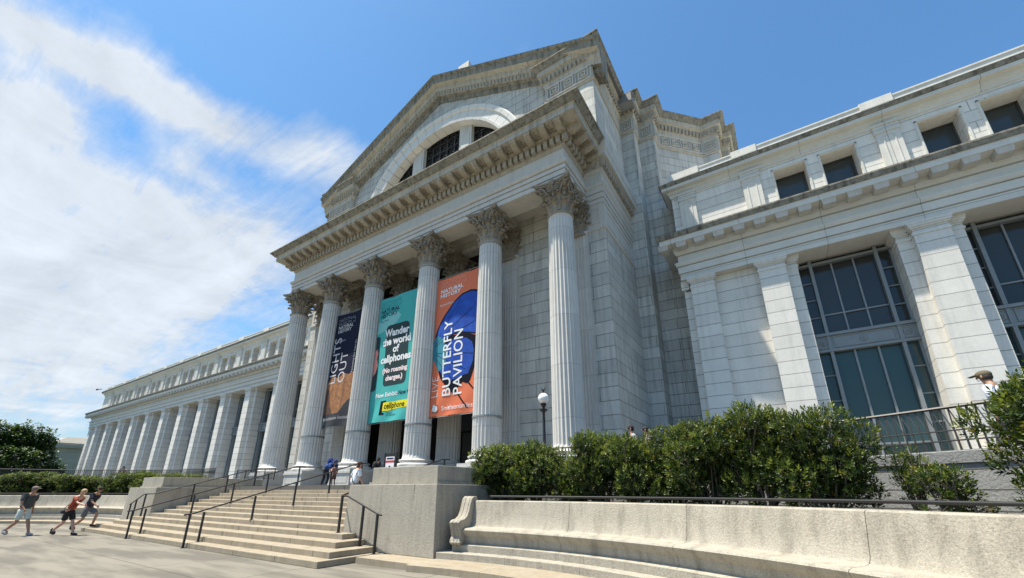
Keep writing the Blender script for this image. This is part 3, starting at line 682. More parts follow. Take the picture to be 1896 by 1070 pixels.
def volute(g, ang, r, z, rad, th, tilt=0, sx_=1):
    pts = []; 
    for i in range(26):
        t = i / 25; a = -pi * .1 + t * 2 * pi * 1.55; q = rad * (1 - .72 * t)
        pts.append((q * cos(a) * sx_, q * sin(a)))
    ca, sa = cos(ang), sin(ang)
    g.tube([(ca * (r + p[0]), sa * (r + p[0]), z + p[1]) for p in pts], [th * (1 - .5 * i / 25) for i in range(26)], 6)
def capital_mesh():
    g = MB(); H = 1.575; R0 = .565
    g.lathe((0, 0, 0), [(R0, -.13), (R0 + .05, -.11), (R0 + .07, -.06), (R0 + .05, -.01), (R0 + .0, .01), (R0 - .09, .04), (R0 - .11, .9), (R0 + .0, 1.15), (R0 + .16, 1.36), (R0 + .2, 1.38), (R0 + .2, 1.42)], 32)
    for i in range(8): leaf(g, i * pi / 4, R0 - .03, .03, .64, .175, .19, .17)
    for i in range(8): leaf(g, (i + .5) * pi / 4, R0 - .05, .1, 1.0, .165, .22, .19)
    for i in range(8): leaf(g, i * pi / 4 + pi / 8 * 0, R0 + .02, .62, .52, .16, .17, .12)
    for q in range(4):
        a = pi / 4 + q * pi / 2
        for s in (-.09, .09):
            volute(g, a + s, .93, 1.21, .155, .048)
            g.tube([(cos(a + s * 4) * .6, sin(a + s * 4) * .6, .78), (cos(a + s * 3) * .72, sin(a + s * 3) * .72, 1.08), (cos(a + s * 1.6) * .86, sin(a + s * 1.6) * .86, 1.33), (cos(a + s) * 1.0, sin(a + s) * 1.0, 1.38)], .05, 6)
        leaf(g, a, R0 + .12, .78, .62, .12, .34, .22)
        b = q * pi / 2
        for s in (-.19, .19):
            ca, sa = cos(b), sin(b); pts = []
            for i in range(20):
                t = i / 19; aa = -pi / 2 + t * 2 * pi * 1.4; rd = .12 * (1 - .7 * t); off = s + (rd * cos(aa)) * (1 if s < 0 else -1)
                pts.append((ca * .73 - sa * off, sa * .73 + ca * off, 1.14 + rd * sin(aa)))
            g.tube(pts, .03, 5)
        # fleuron
        ca, sa = cos(b), sin(b); c = (ca * .82, sa * .82, 1.46); g.sphere(c, .10, .10, .10, 8, 6)
        for k in range(6):
            t = k * pi / 3; g.sphere((c[0] - sa * .11 * cos(t), c[1] + ca * .11 * cos(t), c[2] + .11 * sin(t)), .062, .062, .062, 6, 5)
        g.tube([(ca * .66, sa * .66, .75), (ca * .74, sa * .74, 1.1), (ca * .8, sa * .8, 1.38)], .04, 5)
    # abacus with hollow sides
    def ab(sc, z0, z1):
        pts = []
        for q in range(4):
            b = q * pi / 2; ca, sa = cos(b), sin(b)
            for i in range(-6, 7):
                u = i / 6; x = sc * (.74 + .20 * abs(u) ** 2.2); y = sc * .92 * u
                pts.append((ca * x - sa * y, sa * x + ca * y))
        n = len(pts); g.add([(x, y, z0) for x, y in pts] + [(x, y, z1) for x, y in pts], [tuple(reversed(range(n))), tuple(range(n, 2 * n))] + [(i, (i + 1) % n, n + (i + 1) % n, n + i) for i in range(n)])
    ab(.96, 1.42, 1.49); ab(1.03, 1.49, 1.575)
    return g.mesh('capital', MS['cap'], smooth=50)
capm = capital_mesh()
# --- fluted shaft
ZS0, ZS1 = zm(2.82), zm(11.62)
def shaft_mesh(r0, r1, z0, z1, band=None, nf=24):
    g = MB(); ring = []; per = 8
    def radii(rb):
        out = []
        for i in range(nf):
            for j in range(per):
                t = j / per
                if t < .22: q = 1.0
                else: u = (t - .22) / .78; q = 1 - .085 * sin(u * pi) ** .7
                out.append(rb * q)
        return out
    rows = []; H = z1 - z0; zs = [0, .0, .05, .10, .22, .30] + [.3 + (H - .6) * i / 12 for i in range(1, 13)] + [H - .22, H - .14, H - .08, H]
    def rb(z): t = z / H; return r0 + (r1 - r0) * (t ** 1.6)
    vs = []; fs = []; m = nf * per; ml = []
    for z in zs:
        base = rb(z); rr = radii(base)
        if z <= .101: rr = [base * (1.07 - .5 * min(z, .1)) ] * m
        elif z < .21: rr = [base * 1.0] * m
        elif z >= H - .15: rr = [base * 1.0] * m
        for i in range(m):
            a = 2 * pi * i / m; vs.append((rr[i] * cos(a), rr[i] * sin(a), z0 + z))
        ml.append(z)
    for k in range(len(zs) - 1):
        for i in range(m): fs.append((k * m + i, k * m + (i + 1) % m, (k + 1) * m + (i + 1) % m, (k + 1) * m + i))
    g.add(vs, fs); return g.mesh('shaft', MS['column'], smooth=28)
shm = shaft_mesh(.655, .565, ZS0, ZS1)
def base_mesh():
    g = MB(); z = zm(2.45); h = ZS0 - z
    g.box(-.90, .90, -.90, .90, z, z + .12)
    g.lathe((0, 0, z + .12), [(.0, 0), (.86, 0), (.895, .03), (.905, .07), (.895, .11), (.86, .14), (.80, .15), (.76, .17), (.745, .20), (.76, .235), (.79, .245), (.815, .265), (.82, .29), (.80, .315), (.74, .33), (.70, .34)], 48)
    return g.mesh('base', MS['column'], smooth=40)
bsm = base_mesh()
def ped_mesh(hw=.88):
    g = MB(); z0, z1 = TZ - .02, zm(2.45)
    g.box(-hw, hw, -hw, hw, z0, z1 - .1); g.box(-hw - .03, hw + .03, -hw - .03, hw + .03, z0, z0 + .12); g.box(-hw - .04, hw + .04, -hw - .04, hw + .04, z1 - .1, z1 - .0)
    for s in (0, 1, 2, 3):
        a = s * pi / 2; d = (cos(a), sin(a)); n = (d[1], -d[0]); c = (n[0] * hw - d[0] * hw, n[1] * hw - d[1] * hw)
        for (s0, s1, q0, q1) in ((.15, 2 * hw - .15, z0 + .2, z0 + .23), (.15, 2 * hw - .15, z1 - .22, z1 - .19), (.15, .18, z0 + .23, z1 - .22), (2 * hw - .18, 2 * hw - .15, z0 + .23, z1 - .22)): g.obox(c, d, s0, s1, -.01, .012, q0, q1)
    return g.mesh('pedestal', MS['plain'])
pdm = ped_mesh()
capo = []
def column(x, y, banded=False, name='portico_column', ped=True):
    o = link(name, shm, museum); o.location = Vector((K * x, K * y, 0)) - BL
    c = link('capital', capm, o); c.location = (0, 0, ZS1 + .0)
    b = link('base', bsm, o)
    if ped: link('pedestal', pdm, o)
    if banded:
        g = MB(); z = zm(4.2); g.lathe((0, 0, z), [(.655, -.04), (.672, -.04), (.672, .04), (.655, .04)], 48); g.box(.55, .72, -.05, .05, z - .05, z + .05); g.box(-.72, -.55, -.05, .05, z - .05, z + .05); link('metal_band', g.mesh('metal_band', MS['frame']), o)
        z = zm(11.45); g = MB(); g.lathe((0, 0, z), [(.56, -.03), (.585, -.03), (.585, .03), (.56, .03)], 48); link('metal_band', g.mesh('metal_band', MS['frame']), o)
    return o
CXS = [-23.15, -19.89, -16.39, -12.55, -9.05, -5.75]
for i, x in enumerate(CXS): column(x, 12.35, banded=i in (1, 2, 3, 4))
for x in (-16.39, -12.55): column(x, 14.25, name='inner_column')
# wall pilasters behind the outer columns (fluted)
def pilaster_mesh():
    g = MB(True); w = .48; y0, y1 = -.14, .02
    n = 7; per = 8; xs = []; ys = []
    for i in range(n):
        for j in range(per):
            t = j / per; u = -w + .04 + (2 * w - .08) * (i + t) / n; xs.append(u); ys.append(y0 + (.045 * sin((t - .25) / .75 * pi) if t > .25 else 0))
    xs = [-w] + xs + [w]; ys = [y0] + ys + [y0]
    m = len(xs); vs = [(xs[i], ys[i], z) for z in (2.8, 11.62) for i in range(m)]; fs = [(i, i + 1, m + i + 1, m + i) for i in range(m - 1)]
    g.add(vs, fs)
    for s in (-1, 1): g.add([(s * w, y0, 2.8), (s * w, y1, 2.8), (s * w, y1, 11.62), (s * w, y0, 11.62)], [(0, 1, 2, 3)])
    g.box(-w - .1, w + .1, y0 - .1, y1, 1.82, 2.5); g.box(-w - .06, w + .06, y0 - .06, y1, 2.5, 2.8); g.box(-w - .03, w + .03, y0 - .03, y1, 11.55, 11.66)
    return g.mesh('wall_pilaster', MS['column'])
plm = pilaster_mesh()
for x in (-23.15, -19.89, -9.05, -5.75):
    o = link('wall_pilaster', plm, museum); o.location = Vector((K * x, K * 13.87, 0)) - BL
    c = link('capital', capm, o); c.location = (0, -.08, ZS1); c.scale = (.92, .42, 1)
# vestibule: doors in the shade behind the inner columns
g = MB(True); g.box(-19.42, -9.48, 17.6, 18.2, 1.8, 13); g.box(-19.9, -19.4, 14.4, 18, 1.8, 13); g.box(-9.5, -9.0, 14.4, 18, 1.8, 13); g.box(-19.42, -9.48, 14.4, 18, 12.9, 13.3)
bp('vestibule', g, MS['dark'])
g = MB(True)
for x in (-18.0, -14.45, -10.9):
    g = MB(True)
    for s in (-.55, .55): g.box(x + s - .5, x + s + .5, 17.45, 17.6, 1.85, 4.6)
    g.box(x - 1.1, x + 1.1, 17.45, 17.6, 4.7, 8.5); bp('bronze_doors', g, MS['bronze'])


# ================================================================== WINGS
WX0 = -2.45; YWf = 16.85; PITCH = 4.42
WEnt = [(0, 10.0), (0, 10.26), (-.05, 10.265), (-.05, 10.295), (.04, 10.30), (.04, 10.58), (-.02, 10.585), (-.02, 10.615), (.08, 10.62), (.14, 10.72), (.14, 10.78), (-.05, 10.79), (-.05, 10.83), (.0, 10.835), (.0, 11.12), (-.05, 11.125), (-.05, 11.155), (.05, 11.16), (.10, 11.26), (.14, 11.30), (.14, 11.48), (.58, 11.50), (.58, 11.70), (.60, 11.715)]
WCr = [(-.3, 11.715), (.62, 11.72), (.64, 11.76), (.67, 11.86), (.69, 11.88), (.69, 11.94), (-.7, 12.0)]
AtC = [(0, 14.50), (.05, 14.52), (.08, 14.66), (.14, 14.70), (.16, 14.82), (.34, 14.84), (.35, 14.98), (-.4, 14.98), (-.4, 14.5)]
AtC2 = [(-.4, 14.985), (.37, 14.985), (.39, 15.02), (.43, 15.10), (.45, 15.14), (-.4, 15.17)]
blockm = MB(True); blockm.add([(-.21, 0, .18), (.21, 0, .18), (.21, -.40, .18), (-.21, -.40, .18), (-.18, 0, -.03), (.18, 0, -.03), (.18, -.36, -.03), (-.18, -.36, -.03)], [(0, 1, 2, 3), (4, 7, 6, 5), (0, 4, 5, 1), (1, 5, 6, 2), (2, 6, 7, 3), (3, 7, 4, 0)])
for i, v in enumerate(blockm.v): blockm.v[i] = (v[0], v[1], v[2] - (1.6 - K * 1.6))
mutm = blockm.mesh('mutule_block', MS['plain'])
def pil_mesh(back_l, back_r, w=.88):
    g = MB(True); y0 = YWf; yb = 17.15
    g.box(0, w, y0, 18.2, 2.6, 9.55)
    g.box(-back_l, 0.0, yb, 18.2, 2.6, 9.55) if back_l else None
    g.box(w, w + back_r, yb, 18.2, 2.6, 9.55) if back_r else None
    def mould(x0, x1, yy):
        for e, z0, z1 in ((.03, 9.55, 9.62), (.0, 9.62, 9.78), (.05, 9.78, 9.84), (.09, 9.84, 9.92), (.11, 9.92, 9.996)): g.box(x0 - e, x1 + e, yy - e, 18.1, z0, z1)
    mould(0, w, y0)
    if back_l: mould(-back_l, .1, yb)
    if back_r: mould(w - .1, w + back_r, yb)
    def basem(x0, x1, yy):
        for e, z0, z1 in ((.12, 1.75, 2.15), (.08, 2.15, 2.4), (.10, 2.4, 2.5), (.04, 2.5, 2.6)): g.box(x0 - e, x1 + e, yy - e, 18.1, z0, z1)
    basem(0, w, y0)
    if back_l: basem(-back_l, .1, yb + .001)
    if back_r: basem(w - .1, w + back_r, yb + .001)
    return g.mesh('wing_pilaster', MS['wing'])
pil_full = pil_mesh(.37, .37); pil_e1 = pil_mesh(.2, 0); pil_e2 = pil_mesh(0, .37)
def pil_wing_w(me, x):
    o = link('wing_pilaster', me, museum); o.location = Vector((K * x, 0, 0)) - BL; return o
# window between pilasters; local x from opening's left edge, opening width wO
wO = PITCH - .88 - .74
def window_parts():
    yg = 18.0; g = MB(True); f = MB(True)
    W_ = wO + .06; xm = [.0, .42, wO - .42, wO]
    def vbar(x, w, z0, z1, y=yg - .12): g.box(x - w / 2, x + w / 2, y, yg + .05, z0, z1)
    def hbar(z, w, x0, x1, y=yg - .1): g.box(x0, x1, y, yg + .05, z - w / 2, z + w / 2)
    vbar(.03, .08, 2.3, 10.3); vbar(wO - .03, .08, 2.3, 10.3); vbar(.44, .10, 2.3, 10.3, yg - .2); vbar(wO - .44, .10, 2.3, 10.3, yg - .2)
    hbar(9.80, .09, 0, wO, yg - .18); hbar(10.22, .08, 0, wO)
    for x in (.44 + (wO - .88) / 3, .44 + (wO - .88) * 2 / 3): vbar(x, .05, 7.0, 9.8, yg - .06); vbar(x, .06, 2.6, 6.35, yg - .08)
    hbar(7.75, .05, .44, wO - .44, yg - .055)
    for z in (9.1, 8.4, 7.7): hbar(z, .045, 0, .44, yg - .05); hbar(z, .045, wO - .44, wO, yg - .05)
    for z in (5.5, 4.6, 3.7): hbar(z, .045, 0, .44, yg - .05); hbar(z, .045, wO - .44, wO, yg - .05)
    hbar(3.1, .06, .44, wO - .44)
    # spandrel
    g.box(0, wO, yg - .16, yg + .1, 6.40, 6.95); g.box(-.01, wO + .01, yg - .24, yg, 6.92, 7.02); g.box(-.01, wO + .01, yg - .22, yg, 6.33, 6.41)
    for x0, x1 in ((.06, .48), (.56, wO - .56), (wO - .48, wO - .06)):
        for a in ((x0, x1, 6.46, 6.49), (x0, x1, 6.86, 6.89), (x0, x0 + .03, 6.49, 6.86), (x1 - .03, x1, 6.49, 6.86)): g.box(a[0], a[1], yg - .185, yg - .15, a[2], a[3])
    me = g.mesh('window', MS['frame'])
    ros = []
    for cx_ in (.27, wO / 2, wO - .27):
        r = MB(); c = w3(cx_, yg - .17, 6.675)
        for k in range(8): a = k * pi / 4; r.sphere((c[0] + .085 * cos(a), c[1], c[2] + .085 * sin(a)), .055, .04, .055, 7, 5)
        r.sphere((c[0], c[1] - .02, c[2]), .05, .05, .05, 7, 5); ros.append(r.mesh('rosette', MS['frame'], smooth=True))
    rp = random.Random(4)
    def pane(x0, x1, z0, z1, m):
        # each light of glass sits very slightly out of true
        q = MB(True); xs = [0, .44, .44 + (wO - .88) / 3, .44 + (wO - .88) * 2 / 3, wO - .44, wO]; zs = [7.0, 7.75, 9.8, 10.3] if z0 > 6 else [1.9, 3.1, 6.4]
        for a, b in zip(xs[:-1], xs[1:]):
            for c, d in zip(zs[:-1], zs[1:]):
                t = [rp.uniform(-.012, .012) for _ in range(3)]; t.append(t[0] + t[2] - t[1])
                q.add([(a, yg + .01 + t[0], c), (b, yg + .01 + t[1], c), (b, yg + .01 + t[2], d), (a, yg + .01 + t[3], d)], [(0, 1, 2, 3)])
        q.box(x0, x1, yg + .04, yg + .06, z0, z1)
        return q.mesh('pane', m)
    return me, ros, pane(0, wO, 7.0, 10.3, MS['glass']), pane(0, wO, 1.9, 6.4, MS['glass2'])
wm_, ros_, pn1, pn2 = window_parts()
def put_window(x):
    o = link('window', wm_, museum); o.location = Vector((K * x, 0, 0)) - BL
    for q in ros_: link('rosette', q, o)
    link('pane', pn1, o); link('pane', pn2, o)
    g = MB(True)
# attic window
def attic_mesh():
    g = MB(True); w = 1.06; y = 17.5
    g.box(0, w, y + .62, y + .70, 12.2, 12.27); g.box(0, .05, y + .62, y + .7, 12.2, 14.17); g.box(w - .05, w, y + .62, y + .7, 12.2, 14.17); g.box(0, w, y + .62, y + .7, 14.11, 14.17); g.box(.05, w - .05, y + .60, y + .68, 13.08, 13.16); g.box(.05, w - .05, y + .58, y + .66, 12.9, 12.94)
    a = g.mesh('attic_window', MS['bronze']); p = MB(True); p.box(.05, w - .05, y + .66, y + .68, 12.2, 14.15); return a, p.mesh('pane', MS['glass3'])
awm, awp = attic_mesh()
def wing(xa, xb, pil2, npit, flip):
    """xa..xb wall extent (before scaling about the camera); pil2 = left edge of first regular pilaster (going away from the pavilion)"""
    right = not flip
    near = xa if right else xb; far = xb if right else xa
    path = [(xa, 26), (xa, YWf), (xb, YWf), (xb, 26)]
    g = MB(True); g.sweep(path, WEnt + [(-1.3, 11.72), (-1.3, 10.0)]); bp('wing_entablature', g, MS['wingplain'])
    en = museum.children[-1]
    g = MB(True); g.sweep(path, WCr); cr = bp('wing_crown_moulding', g, MS['dirty'])
    pa = [(xa, 26), (xa, 17.5), (xb, 17.5), (xb, 26)]
    g = MB(True); g.sweep(pa, AtC); q_ = bp('wing_attic_cornice', g, MS['wingplain']); g = MB(True); g.sweep(pa, AtC2); link('crown_moulding', g.mesh('crown_moulding', MS['dirty']), q_)
    g = MB(True); g.sweep([(xa, 26), (xa, 17.34), (xb, 17.34), (xb, 26)], [(0, 15.15), (0, 15.56), (.03, 15.57), (.03, 15.63), (-.5, 15.64), (-.5, 15.15)])
    x = xa + .05
    # parapet dies: slightly raised pieces above the pilasters
    dies = [(xa - .04, xa + 1.3)] + [(p - .1, p + .85) for p in [pil2 + i * PITCH * (1 if right else -1) for i in range(npit + 1)]]
    if flip: dies.append((xb - 1.3, xb + .04))
    for a, b in dies: g.box(a, b, 17.29, 17.8, 15.17, 15.70)
    bp('parapet', g, MS['wing'])
    # mutules
    n = int((xb - xa + 1.2) / .715)
    g = MB(True)
    for i in range(n + 1):
        x = (xa - .45 + .715 * i) if right else (xb + .45 - .715 * i)
        o = link('mutule_block', mutm, cr); o.location = w3(x, YWf - .16, 11.33); o.location.z = zm(11.33)
        if i > 98: break
    # attic wall
    at = MB(True); at.box(xa, xb, 17.5, 18.4, 14.17, 14.55); at.box(xa, xb, 17.5, 18.4, 11.9, 12.2)
    pier = []; ax = []
    bays = [pil2 + i * PITCH * (1 if right else -1) for i in range(npit)]
    cuts = []
    for b in bays:
        x0 = b + .09 if right else b + .09 - PITCH
        cuts += [(x0 + 1.17, x0 + 1.17 + 1.06), (x0 + 2.74, x0 + 2.74 + 1.06)]
    cuts.sort(); prev = xa
    for a, b in cuts: at.box(prev, a, 17.5, 18.4, 12.2, 14.17); prev = b
    at.box(prev, xb, 17.5, 18.4, 12.2, 14.17); at.box(xa, xb, 18.25, 18.4, 12.2, 14.17)
    at.box(xa - .0, xa + .6, 18.4, 26, 11.9, 14.6); at.box(xb - .6, xb, 18.4, 26, 11.9, 14.6)
    bp('attic_wall', at, MS['wing'])
    for a, b in cuts:
        o = link('attic_window', awm, museum); o.location = Vector((K * a, 0, 0)) - BL; link('pane', awp, o)
    for a, b in cuts:
        fr = MB(True)
        for q in ((a - .08, a - .02, 12.2, 14.24), (b + .02, b + .08, 12.2, 14.24), (a - .08, b + .08, 14.19, 14.25)): fr.box(q[0], q[1], 17.47, 17.52, q[2], q[3])
        bp('window_surround', fr, MS['wingplain'])
    # attic pilasters
    aps = [b + .09 for b in bays] + [bays[-1] + .09 + PITCH * (1 if right else -1)]
    if right: aps = [-2.13] + aps
    for x in aps:
        ap = MB(True); ap.box(x, x + .66, 17.38, 17.52, 12.0, 14.2); ap.box(x - .03, x + .69, 17.35, 17.52, 14.2, 14.52); ap.box(x - .06, x + .72, 17.31, 17.52, 14.46, 14.53); ap.box(x - .04, x + .70, 17.34, 17.52, 14.17, 14.22)
        for k in range(4): ap.box(x + .08 + k * .14, x + .15 + k * .14, 17.335, 17.36, 14.26, 14.42)
        for a in ((x + .16, x + .50, 14.0, 14.03), (x + .16, x + .19, 12.3, 14.0), (x + .47, x + .50, 12.3, 14.0)): ap.box(a[0], a[1], 17.36, 17.39, a[2], a[3])
        bp('attic_pilaster', ap, MS['wingplain'])
    # main wall behind, windows, pilasters
    for i, b in enumerate(bays):
        pil_wing_w(pil_full if i else (pil_e2 if right else pil_full), b)
        ox = b + .88 + .37 if right else b + .88 + .37 - PITCH
        put_window(ox)
        w = MB(True); w.box(ox, ox + wO, 17.7, 18.1, 1.75, 2.55)
        bp('window_sill', w, MS['wing'])
    bk = MB(True); bk.box(xa + .1, xb - .1, 18.15, 18.35, 1.8, 12.0); bk.box(xa, xa + .7, 18.1, 26, 1.8, 12.0); bk.box(xb - .7, xb, 18.1, 26, 1.8, 12.0); bk.box(xa, xb, 18.2, 26, 14.9, 15.2)
    bp('wing_wall', bk, MS['wing'])
# right wing
wing(WX0, 25.5, .30, 5, False)
pil_wing_w(pil_e1, -2.12); 
g = MB(True); g.box(-1.3, .40, 17.2, 18.3, 1.8, 9.99); g.box(-2.42, -2.0, 17.12, 18.3, 1.8, 9.99); g.box(-2.5, -2.2, 17.0, 18.2, 9.6, 10.0); bp('wing_wall', g, MS['wing'])
pil_wing_w(pil_full, .30 + 5 * PITCH)
# left wing
LX0, LX1 = -80.75, mi(WX0) + .3
wing(LX0, LX1, -29.15 - 0.0, 11, True)
pil_wing_w(pil_e1, -80.33); pil_wing_w(pil_full, -29.15 - 11 * PITCH + 0.0)
g = MB(True); g.box(-79.5, -77.7, 17.2, 18.3, 1.8, 9.99); g.box(-28.3, -26.2, 17.2, 18.3, 1.8, 9.99); bp('wing_wall', g, MS['wing'])
g = MB(); p = w3(-81.4, 17, 15.6); g.tube([tuple(p), (p[0] - 2.6, p[1], p[2] + .25)], .07, 5); g.box(p[0] - 2.9, p[0] - 2.3, p[1] - .08, p[1] + .08, p[2] + .15, p[2] + .38); 
bp('roof_antenna', g, MS['black'])  # antenna arm at the far end of the left wing roof, gives no light

# ================================================================== HANDRAILS
def handrail(name_lab, top, posts, r=.024):
    """top: polyline; posts: list of (x,y,zfoot,ztop)"""
    t = thing('handrail', name_lab, 'handrail', (posts[0][0], posts[0][1], posts[0][2]), 0, 'black handrails of the stairs')
    o = Vector(posts[0][:3]); L3 = lambda p: tuple(Vector(p) - o)
    g = MB(); g.tube([L3(p) for p in top], r, 8); link('rail', g.mesh('rail', MS['black'], smooth=50), t)
    for p in posts:
        g = MB(); a = L3((p[0], p[1], p[2])); b = L3((p[0], p[1], p[3])); w = .026
        g.box(a[0] - w, a[0] + w, a[1] - w, a[1] + w, a[2], b[2]); g.box(a[0] - .05, a[0] + .05, a[1] - .05, a[1] + .05, a[2], a[2] + .012); link('post', g.mesh('post', MS['black']), t)
    return t
def zstep(y):
    z = 0
    for k, yy in enumerate(YS):
        if y > yy: z = RI * (k + 1)
    return z
def midrail(x, lab):
    ys = [6.11, 6.48, 7.95, 9.35, 10.75, 12.2]; zt = lambda y: .95 if y < 6.3 else .95 + (y - 6.3) * .318
    top = [(x, 5.95, .93), (x, 6.12, .945), (x, 12.0, zt(12.0)), (x, 12.2, zt(12.0) + .02), (x, 12.5, zt(12.0) + .02)]
    handrail(lab, top, [(x, y, zstep(y), min(zt(y), zt(12.0)) - .01) for y in ys])
midrail(-15.65, 'black handrail running up the middle of the stairs, the nearer of the two central rails')
midrail(-20.35, 'black handrail running up the stairs, second from the left cheek block')
def siderail(flip):
    f = (lambda x: -35 - x) if flip else (lambda x: x)
    x1 = -10.47
    top = [(f(-8.85), 7.66, 1.04), (f(-9.0), 7.66, 1.07), (f(-10.28), 7.66, 1.49), (f(x1 - .08), 7.68, 1.50), (f(-10.78), 7.9, 1.52), (f(-10.8), 12.0, 2.76), (f(-10.8), 12.4, 2.77)]
    posts = [(f(-9.0), 7.66, .14, 1.06), (f(-9.57), 7.66, .28, 1.25), (f(-10.5), 7.66, .56, 1.49)] + [(f(-10.8), y, zstep(y), 1.52 + (y - 7.9) * .302 - .01) for y in (9.35, 10.75, 12.1)]
    handrail('black handrail wrapping round the %s granite cheek block' % ('far left' if flip else 'nearer right'), top, posts)
siderail(0); siderail(1)
# iron landing railing behind the left cheek block
def landrail(x0, x1, y, lab, z0=2.24):
    t = thing('landing_railing', lab, 'railing', (x0, y, z0)); n = int((x1 - x0) / 1.05)
    g = MB(); g.tube([(0, 0, .62), (x1 - x0, 0, .62)], .022, 6); link('top_rail', g.mesh('top_rail', MS['black']), t)
    g = MB()
    for i in range(int((x1 - x0) / .14)): g.tube([(i * .14, 0, .05), (i * .14, 0, .6)], .008, 4)
    g.tube([(0, 0, .08), (x1 - x0, 0, .08)], .012, 5); link('balusters', g.mesh('balusters', MS['black']), t)
    for i in range(n + 1):
        g = MB(); q = (x1 - x0) * i / n; g.box(q - .02, q + .02, -.02, .02, 0, .64); link('post', g.mesh('post', MS['black']), t)
landrail(-28.9, -24.6, 13.3, 'black iron railing behind the far left granite block', 2.24)
landrail(-10.5, -7.4, 13.4, 'black rail behind the small upper block at the right of the stairs', 2.0)

# ================================================================== LAMP POST
lamp = thing('lamp_post', 'black lamp post with a white globe topped by a small eagle finial', 'lamp post', (-7.0, 12.95, 1.9))
g = MB(); g.lathe((0, 0, 0), [(.17, 0), (.17, .1), (.13, .16), (.11, .5), (.07, .6), (.055, .7), (.05, 2.15), (.04, 2.3), (.05, 2.32), (.05, 2.36), (.035, 2.4)], 16)
link('post', g.mesh('post', MS['black'], smooth=40), lamp)
g = MB(); g.lathe((0, 0, 2.36), [(.03, 0), (.05, .03), (.13, .10), (.16, .13), (.05, .15), (.045, .2), (.10, .3), (.11, .34), (.09, .36)], 16); link('lamp_neck', g.mesh('lamp_neck', MS['black'], smooth=40), lamp)
for k in range(6): pass
g = MB(); g.sphere((0, 0, 2.90), .195, seg=24, ring=16); link('globe', g.mesh('globe', MS['white'], smooth=True), lamp)
g = MB(); g.lathe((0, 0, 3.07), [(.05, 0), (.05, .03), (.02, .05)], 10)
g.sphere((0, 0, 3.17), .028, .035, .055, 8, 6); g.sphere((0, -.02, 3.235), .018, .022, .02, 7, 5)
for s in (-1, 1): g.add([(s * .01, 0, 3.13), (s * .015, .015, 3.20), (s * .09, .02, 3.31), (s * .07, .02, 3.24), (s * .04, .01, 3.16), (s * .01, -.02, 3.13), (s * .015, -.005, 3.20), (s * .09, .0, 3.31), (s * .07, -.0, 3.24), (s * .04, -.01, 3.16)], [(0, 1, 2, 3, 4), (9, 8, 7, 6, 5), (0, 5, 6, 1), (1, 6, 7, 2), (2, 7, 8, 3), (3, 8, 9, 4), (4, 9, 5, 0)])
link('eagle_finial', g.mesh('eagle_finial', MS['black'], smooth=40), lamp)

